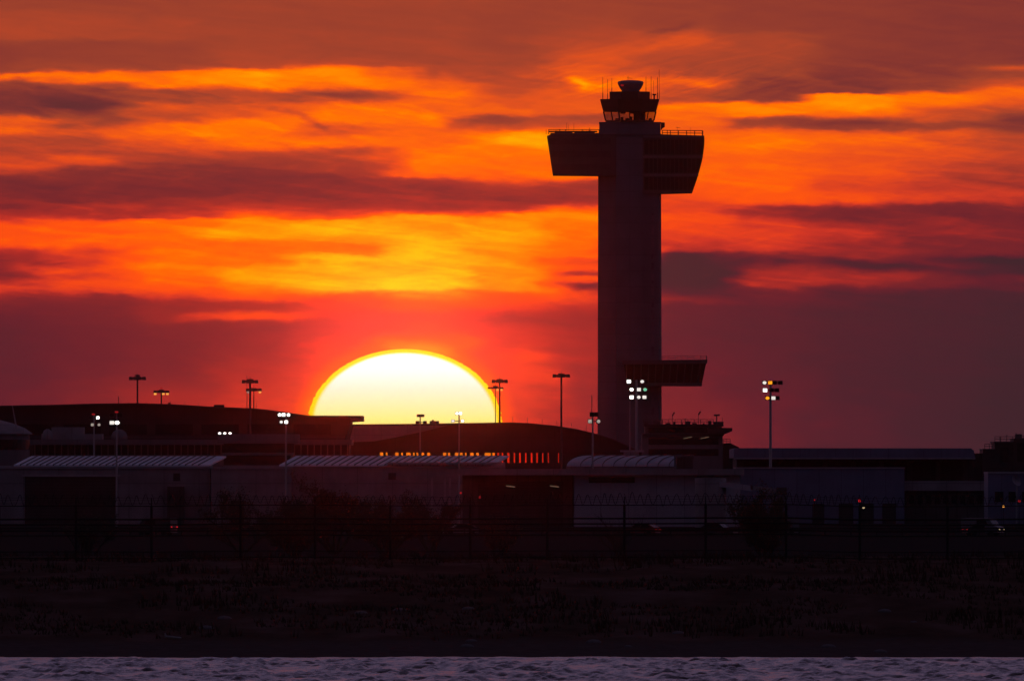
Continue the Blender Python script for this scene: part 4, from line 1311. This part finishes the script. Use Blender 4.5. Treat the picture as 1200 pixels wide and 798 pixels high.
for a, b in zip(posts, posts[1:]):
    za, zb = gz(a, D) + H + .36, gz(b, D) + H + .36
    n_ = 150
    turns = random.uniform(8.5, 10.5)
    ph = random.uniform(0, 6)
    rr_ = random.uniform(.25, .33)
    wv = lambda i: rr_ * (1 + .35 * mnoise.noise((a * 3.1, i * .11, 2.0)))
    sg = lambda i: -.10 * math.sin(math.pi * i / n_) + .05 * mnoise.noise((a * 2.0, i * .05, 6.0))
    tj = lambda i: .9 * mnoise.noise((a * 1.7, i * .03, 9.0))
    mb.tube([(a + (b - a) * i / n_, D + wv(i) * math.cos(ph + tj(i) * 3 + turns * 2 * math.pi * i / n_), za + sg(i) + (zb - za) * i / n_ + wv(i) * math.sin(ph + tj(i) * 3 + turns * 2 * math.pi * i / n_)) for i in range(n_ + 1)], .02, 3)
part('razor_coil', mb, 'fence_steel', fn)
# signs wired to the fence: one small plate
# ------------------------------------------------------------------ bare trees and scrub between fence and apron
def scrub(D, px, w_px, y_top, label, leafy, seed, name='bare_tree', cat='tree', lm='leaf_dry'):
    rnd = random.Random(seed)
    A = At(D)
    zg = gz(A.x(px), D)
    Ht = A.z(y_top) - zg
    rad = w_px * A.u / 2
    t_ = thing(name, label, cat, (A.x(px), D, zg), 'bare trees and scrub behind the fence')
    tk, tw, lf = MB(), MB(), MB()
    base = Vector((A.x(px), D, zg - .2))
    stems = 6 if name == 'bush' else 4
    ends = []
    def grow(p, d, l, r, depth):
        pts = [p]
        q = p
        dd = d.copy()
        for k_ in range(4):
            dd = (dd + Vector((rnd.uniform(-.22, .22), rnd.uniform(-.22, .22), rnd.uniform(-.02, .16)))).normalized()
            q = q + dd * l / 4
            pts.append(q)
        (tk if depth < 2 else tw).tube(pts, r, 6 if depth < 2 else 3, r * .55)
        if depth >= 2:
            ends.extend(pts[1:])
        if depth < 4:
            for k_ in range(3):
                a = rnd.uniform(0, 2 * math.pi)
                sp_ = rnd.uniform(.5, 1.0)
                nd = (dd + Vector((math.cos(a) * sp_ * rad / max(Ht * .5, .1), math.sin(a) * sp_ * .8, rnd.uniform(-.1, .35)))).normalized()
                grow(pts[rnd.randint(1, 4)], nd, l * rnd.uniform(.5, .8), r * .5, depth + 1)
    for s in range(stems):
        a = 2 * math.pi * s / stems + rnd.uniform(0, 1)
        grow(base + Vector((math.cos(a) * .15, math.sin(a) * .15, 0)), Vector((math.cos(a) * .7 * rad / max(Ht * .5, .1), math.sin(a) * .5, .8)).normalized(), Ht * .40, .07 + .012 * Ht, 0)
    for e in ends:
        for k_ in range(leafy):
            c = e + Vector((rnd.gauss(0, .22), rnd.gauss(0, .22), rnd.gauss(0, .16)))
            s = rnd.uniform(.05, .13)
            u_ = Vector((rnd.uniform(-1, 1), rnd.uniform(-1, 1), rnd.uniform(-1, 1))).normalized() * s
            v_ = u_.orthogonal().normalized() * s * .6
            lf.add([c - u_, c + v_, c + u_, c - v_], [(0, 1, 2, 3)])
    tk.m = 1
    tk.add(tw.v, tw.f)
    part('trunk', tk, ['bark', 'twig'], t_)
    part('crown', lf, lm, t_)


scrub(1900, 284, 115, 548, 'wide bare tree before the plain shed left of the sun', 2, 3)
scrub(1880, 392, 120, 556, 'wide dense dark bush below the left rim of the sun', 6, 41, 'bush', 'bush')
scrub(1850, 452, 110, 566, 'broad low brown bush before the striped shed below the sun', 6, 5, 'bush', 'bush')
scrub(1750, 896, 62, 566, 'round rusty bush in front of the jet bridge', 7, 8, 'bush', 'bush')
scrub(1800, 345, 60, 576, 'small scrubby bush right of the wide bare tree', 5, 12, 'bush', 'bush', 'leaf')
scrub(1650, 100, 55, 588, 'thin twiggy bush before the wide dark opening of the left shed', 1, 15, 'bush', 'bush', 'leaf')
scrub(1700, 585, 45, 586, 'small sparse bush before the ribbed hangar', 1, 21, 'bush', 'bush')
scrub(1800, 727, 50, 580, 'thin bare tree before the pale office wall below the tower', 0, 27)
scrub(1950, 505, 70, 575, 'loose brown tree right of the broad bush below the sun', 4, 31)

# ------------------------------------------------------------------ things washed up on the shore
A = At(1040)
lx, ly = A.x(198), 1040.0
lz = gz(lx, ly)
mb = MB().tube([(lx - .18, ly, lz + .12), (lx + .2, ly - .1, lz + .1), (lx + .62, ly, lz + .06)], .07, 7, .05)
mb.tube([(lx - .15, ly, lz + .08), (lx - .22, ly, lz + .32)], .06, 7, .035)
solo('driftwood', mb, 'wood', 'pale bent piece of driftwood lying on the dark shore at the left', 'driftwood', (lx, ly, lz))
st = []
for i in range(14):
    rnd = random.Random(100 + i)
    y = rnd.uniform(1022, 1075); x = rnd.uniform(-26, 26) * y / 1050
    z = gz(x, y)
    mb = MB()
    s = rnd.uniform(.14, .34)
    rg = []
    for k_ in range(6):
        ph = math.pi * (k_ + .15) / 5.3
        rg.append([(x + s * 1.3 * math.sin(ph) * math.cos(2 * math.pi * j / 9) * (1 + .25 * mnoise.noise((i, k_, j * .8))), y + s * math.sin(ph) * math.sin(2 * math.pi * j / 9) * (1 + .25 * mnoise.noise((i + 9, k_, j * .8))), z - math.cos(ph) * s * .55) for j in range(9)])
    mb.loft(rg)
    solo('shore_stone', mb, 'stone', 'dull low stone lying on the dark muddy bank above the water', 'stone', (x, y, z), 'stones scattered on the shore', True)
